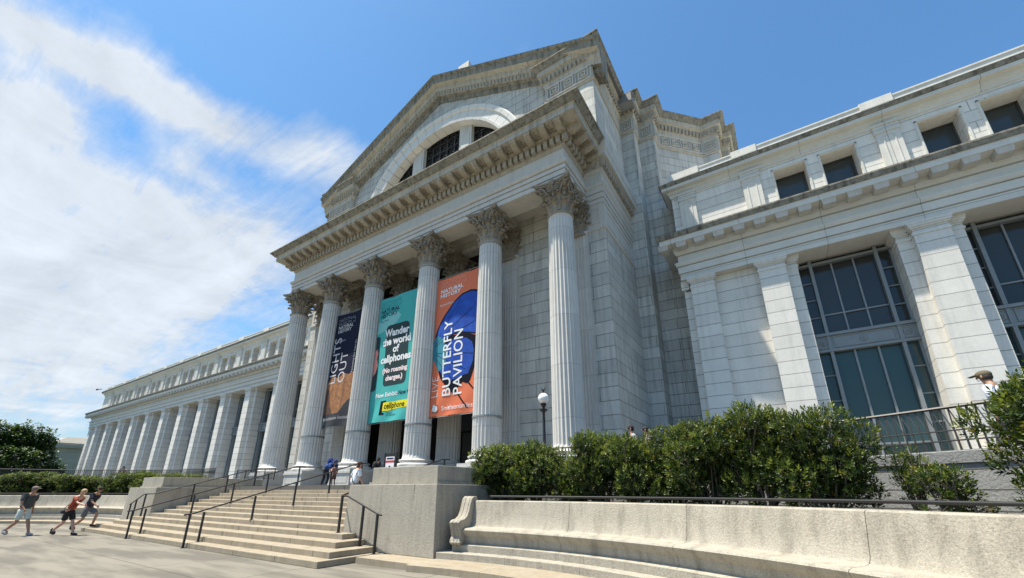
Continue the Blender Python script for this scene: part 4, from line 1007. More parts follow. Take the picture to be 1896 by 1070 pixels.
# ================================================================== BANNERS
def flat(name, c, rough=.7):
    return mat(name, c, .85, var=.03, vscale=3, spec=.08)
YB = K * 12.42
class Banner:
    def __init__(s, x0, x1, z0, z1, base, lab, seed):
        s.x0, s.x1, s.z0, s.z1 = K * x0, K * x1, zm(z0), zm(z1); s.w = s.x1 - s.x0; s.h = s.z1 - s.z0; s.seed = seed
        s.root = thing('banner', lab, 'banner', (s.x0, YB, s.z0), 0, 'banners hung between the portico columns')
        g = MB(); nx, nz = 24, 60; vs = []; 
        for b in (0, .012):
            for j in range(nz + 1):
                for i in range(nx + 1):
                    u, v = i / nx, j / nz; x, z = u * s.w, v * s.h
                    sag = .10 * sin(pi * u) * (v ** 14); vs.append((x, s.dy(x, z) + b, z - sag))
        fs = []; n = (nx + 1) * (nz + 1)
        for j in range(nz):
            for i in range(nx):
                q = j * (nx + 1) + i; fs += [(q, q + 1, q + nx + 2, q + nx + 1), (n + q, n + q + nx + 1, n + q + nx + 2, n + q + 1)]
        g.add(vs, fs); link('cloth', g.mesh('cloth', base, smooth=True, fix=False), s.root)
        g = MB()
        for z in (-.04, s.h + .02): g.tube([(-.12, .02, z), (s.w + .12, .02, z + .0)], .018, 6)
        for x, e in ((0, -.22), (s.w, .22)):
            for z, ez in ((0, -.28), (s.h, .26)): g.tube([(x, .02, z), (x + e, .10, z + ez)], .009, 4)
        link('hanging_rods', g.mesh('hanging_rods', MS['frame']), s.root)
    def dy(s, x, z):
        u, v = x / s.w, z / s.h
        fold = max(0, v - .80) * 5; low = max(0, .2 - v) * 5
        return .14 * sin(pi * u) * (.5 + .5 * sin(v * 5 + s.seed)) * -1 + .018 * sin(u * 16 + 2.5 * sin(v * 4 + s.seed)) * (.35 + abs(v - .5)) + .035 * fold * sin((u * 9 + v * 14) + s.seed) + .035 * low * sin(u * 11 - v * 20 + s.seed) + .012 * sin(u * 7 + v * 9 + s.seed)
    def put(s, name, bm, m, off):
        # tessellate and lay on the cloth
        bmesh.ops.triangulate(bm, faces=bm.faces)
        for _ in range(4):
            e = [e for e in bm.edges if e.calc_length() > .22]
            if not e: break
            bmesh.ops.subdivide_edges(bm, edges=e, cuts=1); bmesh.ops.triangulate(bm, faces=bm.faces)
        for v in bm.verts: v.co = Vector((v.co.x, s.dy(v.co.x, v.co.y) - off, v.co.y))
        me = bpy.data.meshes.new(name); bm.to_mesh(me); bm.free(); me.materials.append(m); me.polygons.foreach_set('use_smooth', [True] * len(me.polygons)); return link(name, me, s.root)
    def poly(s, name, pts, m, off=.004, clip=True):
        bm = bmesh.new(); pts = [(min(max(x, .0), 1) * s.w, min(max(y, .0), 1) * s.h) for x, y in pts]
        vs = [bm.verts.new((x, y, 0)) for x, y in pts]; bm.faces.new(vs); return s.put(name, bm, m, off)
    def text(s, body, x, z, size, m, rot=0, align='LEFT', name='lettering', off=.012, bold=0.0, shear=0, sx=1, line=1.0, clipx=True):
        cu = bpy.data.curves.new('lettering', 'FONT'); cu.body = body; cu.size = size; cu.align_x = align; cu.resolution_u = 3; cu.offset = bold; cu.shear = shear; cu.space_line = line; cu.fill_mode = 'FRONT'
        o = bpy.data.objects.new('lettering_tmp', cu); COL.objects.link(o); bpy.context.view_layer.update()
        dg = bpy.context.evaluated_depsgraph_get(); me = bpy.data.meshes.new_from_object(o.evaluated_get(dg)); bpy.data.objects.remove(o)
        bm = bmesh.new(); bm.from_mesh(me); bpy.data.meshes.remove(me)
        bmesh.ops.transform(bm, matrix=Matrix.Translation((x * s.w, z * s.h, 0)) @ Matrix.Rotation(rot, 4, 'Z') @ Matrix.Diagonal((sx, 1, 1, 1)), verts=bm.verts)
        for co, no in (((0.01, 0, 0), (1, 0, 0)), ((s.w - .01, 0, 0), (-1, 0, 0))):
            bmesh.ops.bisect_plane(bm, geom=bm.verts[:] + bm.edges[:] + bm.faces[:], plane_co=co, plane_no=no, clear_inner=True)
        return s.put(name, bm, m, off)
WHT = flat('banner_white_ink', (.80, .80, .80)); 
WHD = flat('banner_shaded_white_ink', (.50, .50, .52))  # navy banner's white lettering darkened, its shade put into the ink colour
# navy banner
b1 = Banner(-19.38, -16.93, 4.62, 10.72, flat('navy_banner_cloth', (.016, .019, .038)), 'narrow navy banner reading LIGHTS OUT with an orange cliff below', 1.0)
b1.poly('rust_cliff_picture', [(0, .10), (0, .36), (.08, .41), (.22, .43), (.35, .40), (.52, .44), (.7, .42), (.85, .44), (1, .42), (1, .26), (.8, .2), (.72, .10)], mat('printed_orange_rock', (.36, .155, .055), .7, var=.5, vscale=2.6, tint=(.14, .07, .04), tintamt=.9, streak=.35), .004)
b1.poly('dark_rock', [(0, .10), (0, .30), (.10, .33), (.18, .27), (.22, .18), (.35, .10)], mat('printed_dark_rock', (.10, .05, .03), .7, var=.5, vscale=4), .007)
b1.poly('grey_footer', [(0, 0), (0, .105), (.55, .105), (.75, .2), (1, .24), (1, 0)], flat('footer_grey', (.055, .058, .065)), .009)
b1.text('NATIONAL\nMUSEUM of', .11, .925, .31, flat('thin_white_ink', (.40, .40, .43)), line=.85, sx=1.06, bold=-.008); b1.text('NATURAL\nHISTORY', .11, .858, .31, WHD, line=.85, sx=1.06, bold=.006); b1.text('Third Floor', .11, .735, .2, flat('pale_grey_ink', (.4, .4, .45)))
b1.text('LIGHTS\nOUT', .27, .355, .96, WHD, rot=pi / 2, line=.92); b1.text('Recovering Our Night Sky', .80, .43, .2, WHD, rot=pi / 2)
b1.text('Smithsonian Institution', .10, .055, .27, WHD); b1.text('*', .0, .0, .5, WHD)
# teal banner
TEAL = flat('teal_banner_cloth', (.075, .40, .38)); CH = flat('charcoal_ink', (.035, .06, .065)); NAV = flat('dark_navy_ink', (.02, .04, .08))
b2 = Banner(-15.86, -13.05, 4.55, 10.75, TEAL, 'teal banner about cellphones with a big dark phone shape and a yellow logo', 3.2)
def rrect(x0, x1, z0, z1, r=.04, k=5, sk=0):
    pts = []; rz = r * .38
    for cx_, cz_, a in ((x1 - r, z0 + rz, -90), (x1 - r, z1 - rz, 0), (x0 + r, z1 - rz, 90), (x0 + r, z0 + rz, 180)):
        for i in range(k + 1): t = radians(a + 90 * i / k); pts.append((cx_ + r * cos(t), cz_ + rz * sin(t)))
    return pts
b2.poly('pale_cloud', [(.0, .70), (.0, .80), (.2, .82), (.35, .86), (.5, .85), (.6, .81), (.5, .76), (.3, .72)], flat('pale_teal_ink', (.22, .52, .50)), .004)
b2.poly('phone_shape', rrect(.26, .80, .265, .745, .08), CH, .006); b2.poly('phone_shape', rrect(-.2, .105, .24, .68, .06), CH, .006)
PK = flat('pink_ink', (.75, .30, .26))
b2.poly('speech_shape', [(.0, .36), (.0, .56), (.04, .58), (.08, .54), (.06, .50), (.10, .44), (.05, .38)], PK, .008); b2.poly('speech_shape', [(.93, .62), (.93, .73), (1, .76), (1, .60)], flat('purple_ink', (.10, .06, .22)), .008); b2.poly('speech_shape', [(.90, .56), (.90, .61), (1, .62), (1, .55)], PK, .008)
b2.text('NATIONAL\nMUSEUM of', .06, .935, .33, flat('thin_navy_ink', (.035, .16, .17)), line=.85, sx=1.1, bold=-.008); b2.text('NATURAL\nHISTORY', .06, .865, .33, NAV, line=.85, sx=1.1, bold=.008); b2.text('First Floor', .07, .79, .18, NAV)
for body, z, sz in (('Wander', .655, .60), ('the world', .585, .60), ('of', .52, .58), ('cellphones', .448, .60)): b2.text(body, .52, z, sz, WHT, align='CENTER', bold=.022, sx=.94)
for body, z in (('(No roaming', .368), ('charges.)', .308)): b2.text(body, .52, z, .38, flat('pale_pink_ink', (.80, .66, .66)), align='CENTER', bold=.018, sx=1.0)
b2.text('New Exhibit', .13, .185, .34, WHT, bold=.006); b2.text('Now Open', .66, .185, .34, NAV, bold=.006, sx=.85)
b2.poly('logo_stem', [(.27, .05), (.27, .155), (.40, .155), (.40, .14), (.34, .14), (.34, .065), (.38, .065), (.38, .05)], flat('black_ink', (.01, .012, .012)), .006)
b2.poly('logo_plate', [(.34, .08), (.34, .14), (.95, .142), (.95, .088), (.60, .085), (.45, .075)], flat('yellow_ink', (.72, .62, .03)), .009)
b2.text('cellphone', .37, .094, .45, flat('black_ink', (.01, .012, .012)), bold=.008, off=.014, sx=.9); b2.text('Unseen\nConnections', .42, .055, .15, NAV, line=.8)
# orange banner with butterfly
OR = flat('orange_banner_cloth', (.70, .19, .10))
b3 = Banner(-12.04, -9.56, 4.50, 10.78, OR, 'orange banner reading LIVE BUTTERFLY PAVILION over a big blue butterfly wing', 5.0)
BLK = flat('wing_black', (.012, .014, .022)); BLU = mat('wing_blue', (.03, .10, .42), .85, spec=.08, var=.35, vscale=2.2, tint=(.05, .05, .30), tintamt=.6); TQ = mat('wing_turquoise', (.03, .22, .30), .6, var=.3, vscale=3)
up = [(.0, .46), (.03, .56), (.10, .62), (.24, .70), (.42, .775), (.62, .825), (.80, .84), (.95, .825), (1, .80), (1, .50), (.86, .515), (.7, .53), (.5, .535), (.25, .50)]
lo = [(.03, .47), (.2, .50), (.45, .53), (.75, .53), (.93, .50), (.985, .43), (.96, .35), (.90, .27), (.84, .20), (.78, .185), (.70, .20), (.60, .17), (.52, .13), (.42, .155), (.34, .19), (.2, .25), (.08, .36)]
sc_ = lambda P, cx_, cz_, k: [(cx_ + (x - cx_) * k, cz_ + (z - cz_) * k) for x, z in P]
b3.poly('butterfly_wing', up, BLK, .004); b3.poly('butterfly_wing', lo, BLK, .005)
b3.poly('wing_patch', [(x, z) for x, z in sc_(up, .75, .66, .93)], BLU, .007); b3.poly('wing_patch', [(.05, .42), (.2, .46), (.5, .50), (.74, .495), (.86, .46), (.90, .40), (.88, .33), (.80, .25), (.66, .24), (.45, .22), (.3, .24), (.14, .33)], BLU, .008)
b3.poly('wing_patch', [(.0, .40), (.0, .53), (.1, .56), (.25, .52), (.38, .42), (.3, .32), (.16, .30)], TQ, .010)
for tip, root in (((.80, .03), (.56, .145)), ((1.0, .11), (.80, .195)), ): b3.poly('wing_tail', [(root[0] - .02, root[1]), (root[0] + .02, root[1]), (tip[0] + .015, tip[1]), (tip[0] - .015, tip[1])], BLK, .005)
for p, q in (((.05, .5), (.6, .78)), ((.05, .49), (.85, .70)), ((.05, .48), (.9, .60)), ((.08, .42), (.75, .28)), ((.08, .43), (.88, .38)), ((.06, .40), (.5, .22))):
    b3.poly('wing_vein', [(p[0], p[1] - .002), (q[0], q[1] - .002), (q[0], q[1] + .002), (p[0], p[1] + .002)], BLK, .011)
b3.text('NATIONAL\nMUSEUM of', .10, .945, .32, flat('thin_pink_ink', (.68, .42, .38)), line=.85, sx=1.12, bold=-.008); b3.text('NATURAL\nHISTORY', .10, .877, .32, WHT, line=.85, sx=1.12, bold=.008); b3.text('Second Floor', .10, .775, .19, WHT)
b3.text('LIVE', .16, .12, .62, WHT, rot=pi / 2, off=.016, bold=-.012); b3.text('BUTTERFLY\nPAVILION', .44, .12, .78, WHT, rot=pi / 2, off=.016, bold=.008, line=.92)
b3.text('Smithsonian Institution', .25, .035, .33, WHT, sx=.95, off=.016)
sunp = []
for i in range(32): a = pi * i / 16; r_ = .035 if i % 2 else .07; sunp.append((.12 + r_ * cos(a), .05 + r_ * sin(a) * b3.w / b3.h))
b3.poly('sunburst', sunp, WHT, .010)
b1.poly('sunburst', [((x - .12) * .6 + .05, (z - .05) * .6 + .065) for x, z in sunp], WHT, .012)

# ================================================================== NOTICE BOARD by the doors
nb = thing('notice_stand', 'black framed notice stand with a red and white sign at the top of the stairs', 'sign', (-13.75, 12.1, 1.82))
g = MB(); g.box(-.33, .33, -.02, .03, .35, 1.3); g.box(-.36, -.31, -.03, .04, 0, 1.32); g.box(.31, .36, -.03, .04, 0, 1.32); g.box(-.36, .36, -.2, .2, 0, .04); link('frame', g.mesh('frame', MS['black']), nb)
g = MB(); g.box(-.25, .25, -.028, -.022, .38, 1.16); link('sheet', g.mesh('sheet', flat('white_sheet', (.78, .76, .78))), nb)
g = MB(); g.box(-.25, .25, -.034, -.029, .93, 1.01); 
for i in range(3):
    for j in range(2): g.lathe((0, 0, 0), [(0, 0)], 3) if 0 else g.box(-.20 + i * .16, -.12 + i * .16, -.034, -.029, .46 + j * .22, .54 + j * .22)
link('red_marks', g.mesh('red_marks', flat('red_ink', (.55, .05, .06))), nb)
g = MB(); g.box(-.05, .05, -.036, -.030, .52, .80); g.box(-.2, .2, -.034, -.029, 1.06, 1.12); link('dark_marks', g.mesh('dark_marks', NAV), nb)

# ================================================================== PLANTS
def leafmat(name, c, tr=.3):
    m = bpy.data.materials.new(name); m.use_nodes = True; n = m.node_tree.nodes; l = m.node_tree.links; b = n['Principled BSDF']
    geo = n.new('ShaderNodeNewGeometry'); no = n.new('ShaderNodeTexNoise'); no.inputs['Scale'].default_value = 1.6; no.inputs['Detail'].default_value = 3; l.new(geo.outputs['Position'], no.inputs[0])
    mr = n.new('ShaderNodeMapRange'); mr.inputs[1].default_value = .3; mr.inputs[2].default_value = .7; mr.inputs[3].default_value = .7; mr.inputs[4].default_value = 1.3; l.new(no.outputs[0], mr.inputs[0])
    v = n.new('ShaderNodeVectorMath'); v.operation = 'SCALE'; v.inputs[0].default_value = c; l.new(mr.outputs[0], v.inputs['Scale']); l.new(v.outputs[0], b.inputs['Base Color']); b.inputs['Roughness'].default_value = .42; b.inputs['Specular IOR Level'].default_value = .45
    t = n.new('ShaderNodeBsdfTranslucent'); v2 = n.new('ShaderNodeVectorMath'); v2.operation = 'MULTIPLY'; l.new(v.outputs[0], v2.inputs[0]); v2.inputs[1].default_value = (1.5, 1.6, .5); l.new(v2.outputs[0], t.inputs[0])
    mx_ = n.new('ShaderNodeMixShader'); mx_.inputs[0].default_value = tr; l.new(b.outputs[0], mx_.inputs[1]); l.new(t.outputs[0], mx_.inputs[2]); l.new(mx_.outputs[0], n['Material Output'].inputs[0]); return m
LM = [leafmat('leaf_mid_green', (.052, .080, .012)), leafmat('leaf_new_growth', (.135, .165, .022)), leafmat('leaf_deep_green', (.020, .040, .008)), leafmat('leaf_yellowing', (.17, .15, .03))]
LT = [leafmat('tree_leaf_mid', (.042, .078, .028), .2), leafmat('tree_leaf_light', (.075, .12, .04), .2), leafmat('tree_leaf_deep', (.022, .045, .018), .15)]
def leafquad(g, p, d, up, ln, wd, mi_):
    s = d.cross(up)
    if s.length < 1e-3: s = d.orthogonal()
    s.normalize(); u = s.cross(d).normalized(); a = p; m_ = p + d * ln * .5; t = p + d * ln
    g.cur = mi_
    g.add([a, m_ + s * wd + u * wd * .35, t, m_ - s * wd + u * wd * .35], [(0, 1, 2), (0, 2, 3)])
def shrub_mesh(seed, w, d, h, nclus, ll=.075, stem=.5, lean=0):
    """stems from the ground, leafy crown of many twig clusters; origin at ground"""
    rnd = random.Random(seed); g = MB(); st_ = MB(); lobes = []
    nl = 21
    for i in range(nl):
        a = rnd.uniform(0, 2 * pi); r = sqrt(rnd.random()); lobes.append((Vector((cos(a) * r * w * .46, sin(a) * r * d * .40, stem * .8 + (h - stem) * rnd.uniform(-.02, .82))), rnd.uniform(.13, .24) * w + .06, rnd.uniform(.11, .19) * (h)))
    lobes.append((Vector((0, 0, h * .62)), .34 * w, .30 * h))
    for c, r, rz in lobes:
        # stem to the lobe
        b = Vector((c.x * .25 + rnd.uniform(-.08, .08), c.y * .25, 0)); mid = (b + c) / 2 + Vector((rnd.uniform(-.08, .08), rnd.uniform(-.06, .06), 0))
        st_.tube([b, mid, c], [.022, .016, .008], 5)
        for k in range(4):
            e = c + Vector((rnd.uniform(-1, 1) * r * .8, rnd.uniform(-1, 1) * r * .8, rnd.uniform(-.2, .9) * rz)); st_.tube([mid + (c - mid) * rnd.random(), e], [.009, .004], 4)
    tot = sum(r * rz for _, r, rz in lobes)
    for c, r, rz in lobes:
        for _ in range(int(nclus * r * rz / tot)):
            v = Vector((rnd.gauss(0, 1), rnd.gauss(0, 1), rnd.gauss(0, 1))).normalized(); q = rnd.random() ** .30 * (1 + .18 * noise.noise((v * 3 + c) * 1.4))
            p = c + Vector((v.x * r * q, v.y * r * q, v.z * rz * q))
            if p.z < stem * .35: continue
            ax = (v * .7 + Vector((rnd.uniform(-.4, .4), rnd.uniform(-.4, .4), rnd.uniform(.3, 1)))).normalized(); n = rnd.randint(6, 9); tw = ll * rnd.uniform(.8, 1.5)
            o1 = ax.orthogonal().normalized(); o2 = ax.cross(o1); ph = rnd.uniform(0, 6)
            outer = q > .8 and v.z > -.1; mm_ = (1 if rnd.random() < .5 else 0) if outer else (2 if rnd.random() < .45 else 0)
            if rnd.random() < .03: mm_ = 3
            for k in range(n):
                a = ph + k * 2.4; t = k / n; dd = (ax * (.55 + .5 * t) + (o1 * cos(a) + o2 * sin(a)) * (1.0 - .45 * t)).normalized()
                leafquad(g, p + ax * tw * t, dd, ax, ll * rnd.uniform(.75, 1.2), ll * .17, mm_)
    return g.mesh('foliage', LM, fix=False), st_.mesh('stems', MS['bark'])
SH = [shrub_mesh(11, 1.8, 1.2, 1.85, 2900, .082, .38), shrub_mesh(23, 1.75, 1.3, 1.8, 2900, .082, .38), shrub_mesh(37, 1.7, 1.2, 1.95, 2900, .082, .42)]
SML = [shrub_mesh(5, .8, .7, .8, 420, .065, .15)]
THIN = shrub_mesh(61, 1.0, .8, 1.25, 420, .075, .45)
shrub_spots = [  # (angle from bench centre, radius, scale, scale_z, mesh, spin, label)
]
def shrub(c, x, y, sc_, sz, me, spin, lab, grp, z=1.26):
    t = thing('shrub', lab, 'shrub', (x, y, z), spin, grp); t.scale = (sc_, sc_, sz)
    link('foliage', me[0], t); link('stems', me[1], t)
G1 = 'evergreen shrubs above the right bench'
for x, y, s_, sz, k, sp, lab in (
    (-7.05, 10.35, 1.0, .93, 0, .4, 'round evergreen shrub at the corner of the near granite block, left of the lamp post'),
    (-5.95, 10.45, .98, .99, 1, 2.0, 'evergreen shrub directly below the lamp post'),
    (-4.75, 10.3, .72, .66, 2, 4.0, 'lowest evergreen shrub in the row, before the foot of the rightmost column'),
    (-3.95, 10.2, .80, 1.00, 0, 1.1, 'evergreen shrub just right of the rightmost column foot'),
    (-3.15, 10.05, .84, .97, 1, 5.2, 'evergreen shrub with two heads showing above it'),
    (-2.25, 9.95, .86, .97, 2, 3.0, 'evergreen shrub right of the two heads, before the dark wall recess'),
    (-1.35, 9.65, .92, 1.03, 1, .8, 'evergreen shrub before the first flat pilaster of the right wing'),
    (-.45, 9.25, .84, 1.04, 0, 2.7, 'tall evergreen shrub before the sunlit blank wall of the right wing'),
    (.42, 8.72, .84, .93, 2, 5.9, 'broad glossy shrub with bare forked stems before the first big window'),
    (2.78, 7.33, .9, 1.05, 1, 1.9, 'big shrub at the right edge of the photo before the man in the cap')):
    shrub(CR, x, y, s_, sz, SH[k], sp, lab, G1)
shrub(CR, 1.72, 7.95, .85, .9, SML[0], 1.0, 'small young light green shrub alone before the granite wall', G1)
shrub(CR, 2.42, 6.9, .75, .75, SML[0], 3.0, 'sprig of a young shrub at the right edge of the photo low over the rail', G1)
shrub(CR, 1.5, 8.55, .5, .8, THIN, 2.2, 'thin twiggy shrub in front of the lattice fence under the first big window', G1)
G2 = 'evergreen shrubs above the far left bench'
lh = [(-41.6, 3.4, .8), (-40.7, 4.6, .85), (-39.6, 5.5, .9), (-38.7, 6.5, 1.0), (-37.8, 7.3, .95), (-36.9, 8.0, .9), (-35.8, 8.7, .82), (-34.6, 9.3, .9), (-33.4, 9.75, .98), (-32.1, 10.1, 1.0), (-30.9, 10.3, .95), (-29.7, 10.35, .85), (-28.6, 10.3, .9)]
nth = ['first', 'second', 'third', 'fourth', 'fifth', 'sixth', 'seventh', 'eighth', 'ninth', 'tenth', 'eleventh', 'twelfth', 'thirteenth']
for i, (x, y, s_) in enumerate(lh):
    shrub(CLc, x, y, 1.1, s_ * .80, SH[i % 3], i * 1.7, '%s evergreen shrub from the left edge in the far left row' % nth[i], G2)
# big deciduous tree
def tree(x, y, H, Rw, seed, lab, nl=26, ncl=3800, ls=.42):
    rnd = random.Random(seed); t = thing('broadleaf_tree', lab, 'tree', (x, y, -.03), 0, 'trees beyond the far left'); tr = MB(); g = MB()
    tr.tube([(0, 0, 0), (.1, 0, H * .2), (0, .1, H * .4), (.1, 0, H * .7)], [Rw * .06, Rw * .05, Rw * .035, .08], 10)
    lobes = []
    for i in range(nl):
        a = rnd.uniform(0, 2 * pi); q = sqrt(rnd.random()); zt = rnd.uniform(.22, .88); env = sin(min(1, (1.02 - zt) * 1.9) * pi / 2)
        c = Vector((cos(a) * q * Rw * .78 * env, sin(a) * q * Rw * .78 * env, H * zt)); r = Rw * rnd.uniform(.17, .32); lobes.append((c, r))
        tr.tube([(0, 0, H * .25 + rnd.random() * H * .2), tuple(c * .6 + Vector((0, 0, H * .18))), tuple(c)], [Rw * .025, Rw * .014, .03], 5)
    for c, r in lobes:
        for _ in range(ncl // nl):
            v = Vector((rnd.gauss(0, 1), rnd.gauss(0, 1), rnd.gauss(0, 1))).normalized(); q = .55 + .45 * rnd.random() ** .6; q *= 1 + .35 * noise.noise(v * 2.3 + c)
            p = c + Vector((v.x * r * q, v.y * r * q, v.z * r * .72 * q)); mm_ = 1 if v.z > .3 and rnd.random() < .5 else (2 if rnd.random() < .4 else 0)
            for k in range(4):
                dd = Vector((rnd.uniform(-1, 1), rnd.uniform(-1, 1), rnd.uniform(-.6, .6))).normalized(); leafquad(g, p + Vector((rnd.uniform(-.3, .3), rnd.uniform(-.3, .3), rnd.uniform(-.2, .2))), dd, Vector((0, 0, 1)), ls * rnd.uniform(.7, 1.3), ls * .32, mm_)
    link('trunk', tr.mesh('trunk', MS['bark'], smooth=50), t); link('crown', g.mesh('crown', LT, fix=False), t)
tree(-105.0, 12.6, 12.0, 9.2, 3, 'big dark broadleaf tree on the far left skyline', 38, 9000, .45)
tree(-118.0, 5.5, 10.2, 6.5, 9, 'dark tree cut by the left edge of the photo', 18, 2200)
tree(-93.5, 16.3, 4.6, 2.8, 14, 'small tree between the big tree and the end of the left wing', 14, 1500, .34)
# distant building
fb = thing('distant_building', 'low grey stone building half hidden between the far tree and the left wing', 'building', (-170, 33, -.03))
g = MB(); g.box(-7, 14, -8, 10, 0, 13.6); link('wall', g.mesh('wall', MS['farstone']), fb)
g = MB(); g.box(-7.6, 14.6, -8.6, 10.6, 12.3, 13.0); g.add([(-5, -6, 13.6), (12, -6, 13.6), (12, 8, 13.6), (-5, 8, 13.6), (0, -3, 15.4), (10, -3, 15.4), (10, 6, 15.4), (0, 6, 15.4)], [(0, 3, 2, 1), (4, 5, 6, 7), (0, 1, 5, 4), (1, 2, 6, 5), (2, 3, 7, 6), (3, 0, 4, 7)]); link('roof', g.mesh('roof', MS['farstone']), fb)
for x in (-6, -2, 2, 6, 10):
    g = MB(); g.box(x - .8, x + .8, -8.1, -7.9, 7, 10.5); link('window', g.mesh('window', MS['glass']), fb)

# ================================================================== PEOPLE
def skin(name, verts, edges, rad, m, parent, sub=2, root=0):
    me = bpy.data.meshes.new(name); me.from_pydata([tuple(v) for v in verts], edges, []); me.update()
    o = bpy.data.objects.new(name, me); COL.objects.link(o)
    sm = o.modifiers.new('skin', 'SKIN'); sm.use_smooth_shade = True; sm.branch_smoothing = .4
    for i, r in enumerate(rad):
        d = me.skin_vertices[0].data[i]; d.radius = r if isinstance(r, tuple) else (r, r); d.use_root = (i == root)
    ss = o.modifiers.new('sub', 'SUBSURF'); ss.levels = sub; ss.render_levels = sub
    bpy.context.view_layer.update(); dg = bpy.context.evaluated_depsgraph_get(); me2 = bpy.data.meshes.new_from_object(o.evaluated_get(dg)); bpy.data.objects.remove(o); me2.name = name
    me2.materials.clear(); me2.materials.append(m); return link(name, me2, parent)
SK = [solid('skin_light', (.50, .28, .20), .55), solid('skin_tan', (.36, .19, .12), .55), solid('skin_brown', (.16, .085, .055), .55)]
def col(n, c): return solid(n, c, .85, var=.12, vs=18, bump=.004)
def person(lab, loc, rz, H=1.75, skinm=0, lean=.08, stride=.38, arm=.35, shirt=(.1, .1, .1), lower=(.05, .05, .05), long=False, hair=(.03, .02, .015), hairlong=False, cap=None, bag=None, shoes=(.03, .03, .03), bend=0.0, head_turn=0, bulk=1.0, lift=0.0, strap=None, group=None):
    t = thing('person', lab, 'person', loc, rz, group); k = H / 1.75; t.scale = (k, k, k)
    hx = 0; hz = .93
    V = Vector
    sh = V((lean * 1.3 + bend * .62, 0, 1.43 - bend * .38)); pel = V((0, 0, hz)); chest = pel.lerp(sh, .62) + V((.01, 0, 0)); waist = pel.lerp(sh, .28)
    up = (sh - pel).normalized(); fw = V((up.z, 0, -up.x)); neck = sh + up * .06 + fw * .015; head = neck + V((lean * .15 + .02, 0, .10)) + fw * .02 + up * .02; top = head + V((.005, 0, .11))
    def leg(s, fx, lf):  # fx foot forward pos; lf lift of foot
        hip = V((0, s * .095, hz - .04)); ank = V((fx, s * .09, .09 + lf)); mid = (hip + ank) / 2; d = (ank - hip); Lg = .84; q = max(0, (Lg / 2) ** 2 - (d.length / 2) ** 2); knee = mid + V((d.z, 0, -d.x)).normalized() * -sqrt(q) if d.z < 0 else mid
        if knee.x < mid.x: knee = mid + (mid - knee)
        return hip, knee, ank
    back = -stride; fr = stride * .92
    lR = leg(-1, back, .10 if stride > .2 else 0); lL = leg(1, fr, lift)
    def arm_(s, a):
        s0 = sh + V((-.01, s * .185 * bulk, -.045)); el = s0 + V((sin(a) * .29 - .02, s * .05, -cos(a) * .29)); wr = el + V((sin(a + .45) * .26, s * -.01, -cos(a + .45) * .26)); hd = wr + (wr - el).normalized() * .08; return s0, el, wr, hd
    aL = arm_(1, -arm if stride > 0 else .1); aR = arm_(-1, arm)
    # body
    vs = [pel, waist, chest, sh, neck, head, top]; rd = [(.135, .105), (.125, .095), (.15, .11), (.10, .085), .052, (.075, .09), (.055, .07)]; ed = [(0, 1), (1, 2), (2, 3), (3, 4), (4, 5), (5, 6)]
    for L_ in (lL, lR):
        b = len(vs); vs += [L_[0], L_[1], L_[1].lerp(L_[2], .35), L_[2]]; rd += [.085, .055, .055, .035]; ed += [(0, b), (b, b + 1), (b + 1, b + 2), (b + 2, b + 3)]
        vs.append(L_[2] + V((.12, 0, -.05))); rd.append(.035); ed.append((b + 3, b + 4))
    for A_ in (aL, aR):
        b = len(vs); vs += [A_[0], A_[1], A_[2], A_[3]]; rd += [.05, .038, .026, (.03, .018)]; ed += [(3, b), (b, b + 1), (b + 1, b + 2), (b + 2, b + 3)]
    skin('body', vs, ed, rd, SK[skinm], t)
    # five fingers on each hand, curled
    for A_ in (aL, aR):
        g = MB(); d = (A_[3] - A_[2]).normalized(); sd = V((1, 0, 0)) if abs(d.x) < .8 else V((0, 0, 1)); sd = (sd - d * sd.dot(d)).normalized(); pn = d.cross(sd)
        for i, (o_, ln) in enumerate(((-.027, .062), (-.009, .075), (.009, .07), (.026, .055))):
            p = A_[3] + sd * o_; g.tube([p - d * .01, p + d * ln * .5, p + d * ln * .9 + pn * ln * .35], [.009, .0085, .006], 5)
        p = A_[2].lerp(A_[3], .4) + sd * .028; g.tube([p, p + sd * .025 + d * .03, p + sd * .022 + d * .055], [.011, .01, .008], 5)
        link('fingers', g.mesh('fingers', SK[skinm], smooth=True), t)
    # face
    g = MB(); fc = head + V((.085, 0, .02)); g.sphere((fc.x + .012, 0, fc.z - .02), .014, .014, .022, 7, 5); 
    for s in (-1, 1): g.sphere((head.x - .005, s * .083, head.z), .018, .01, .03, 7, 5)
    link('nose_and_ears', g.mesh('nose_and_ears', SK[skinm], smooth=True), t)
    g = MB()
    for s in (-1, 1): g.sphere((fc.x - .008, s * .034, fc.z + .012), .012, .014, .009, 6, 4)
    g.box(fc.x - .006, fc.x + .004, -.026, .026, fc.z - .068, fc.z - .06); link('eyes_and_mouth', g.mesh('eyes_and_mouth', solid('feature_dark', (.05, .025, .02))), t)
    # shirt
    S_ = [pel + (V((0, 0, -.02))), waist, chest, sh + V((0, 0, -.01))]; rdS = [(.165 * bulk, .135 * bulk), (.155 * bulk, .135 * bulk), (.172 * bulk, .135 * bulk), (.115, .10)]; ed = [(0, 1), (1, 2), (2, 3)]
    for A_ in (aL, aR): b = len(S_); S_ += [A_[0], A_[0].lerp(A_[1], .75)]; rdS += [.075, .072]; ed += [(3, b), (b, b + 1)]
    skin('shirt', S_, ed, rdS, col('shirt_cloth', shirt), t)
    # shorts or trousers
    S_ = [pel + V((0, 0, .03)), pel + V((0, 0, -.05))]; rdS = [(.158 * bulk, .13 * bulk), (.16 * bulk, .135 * bulk)]; ed = [(0, 1)]
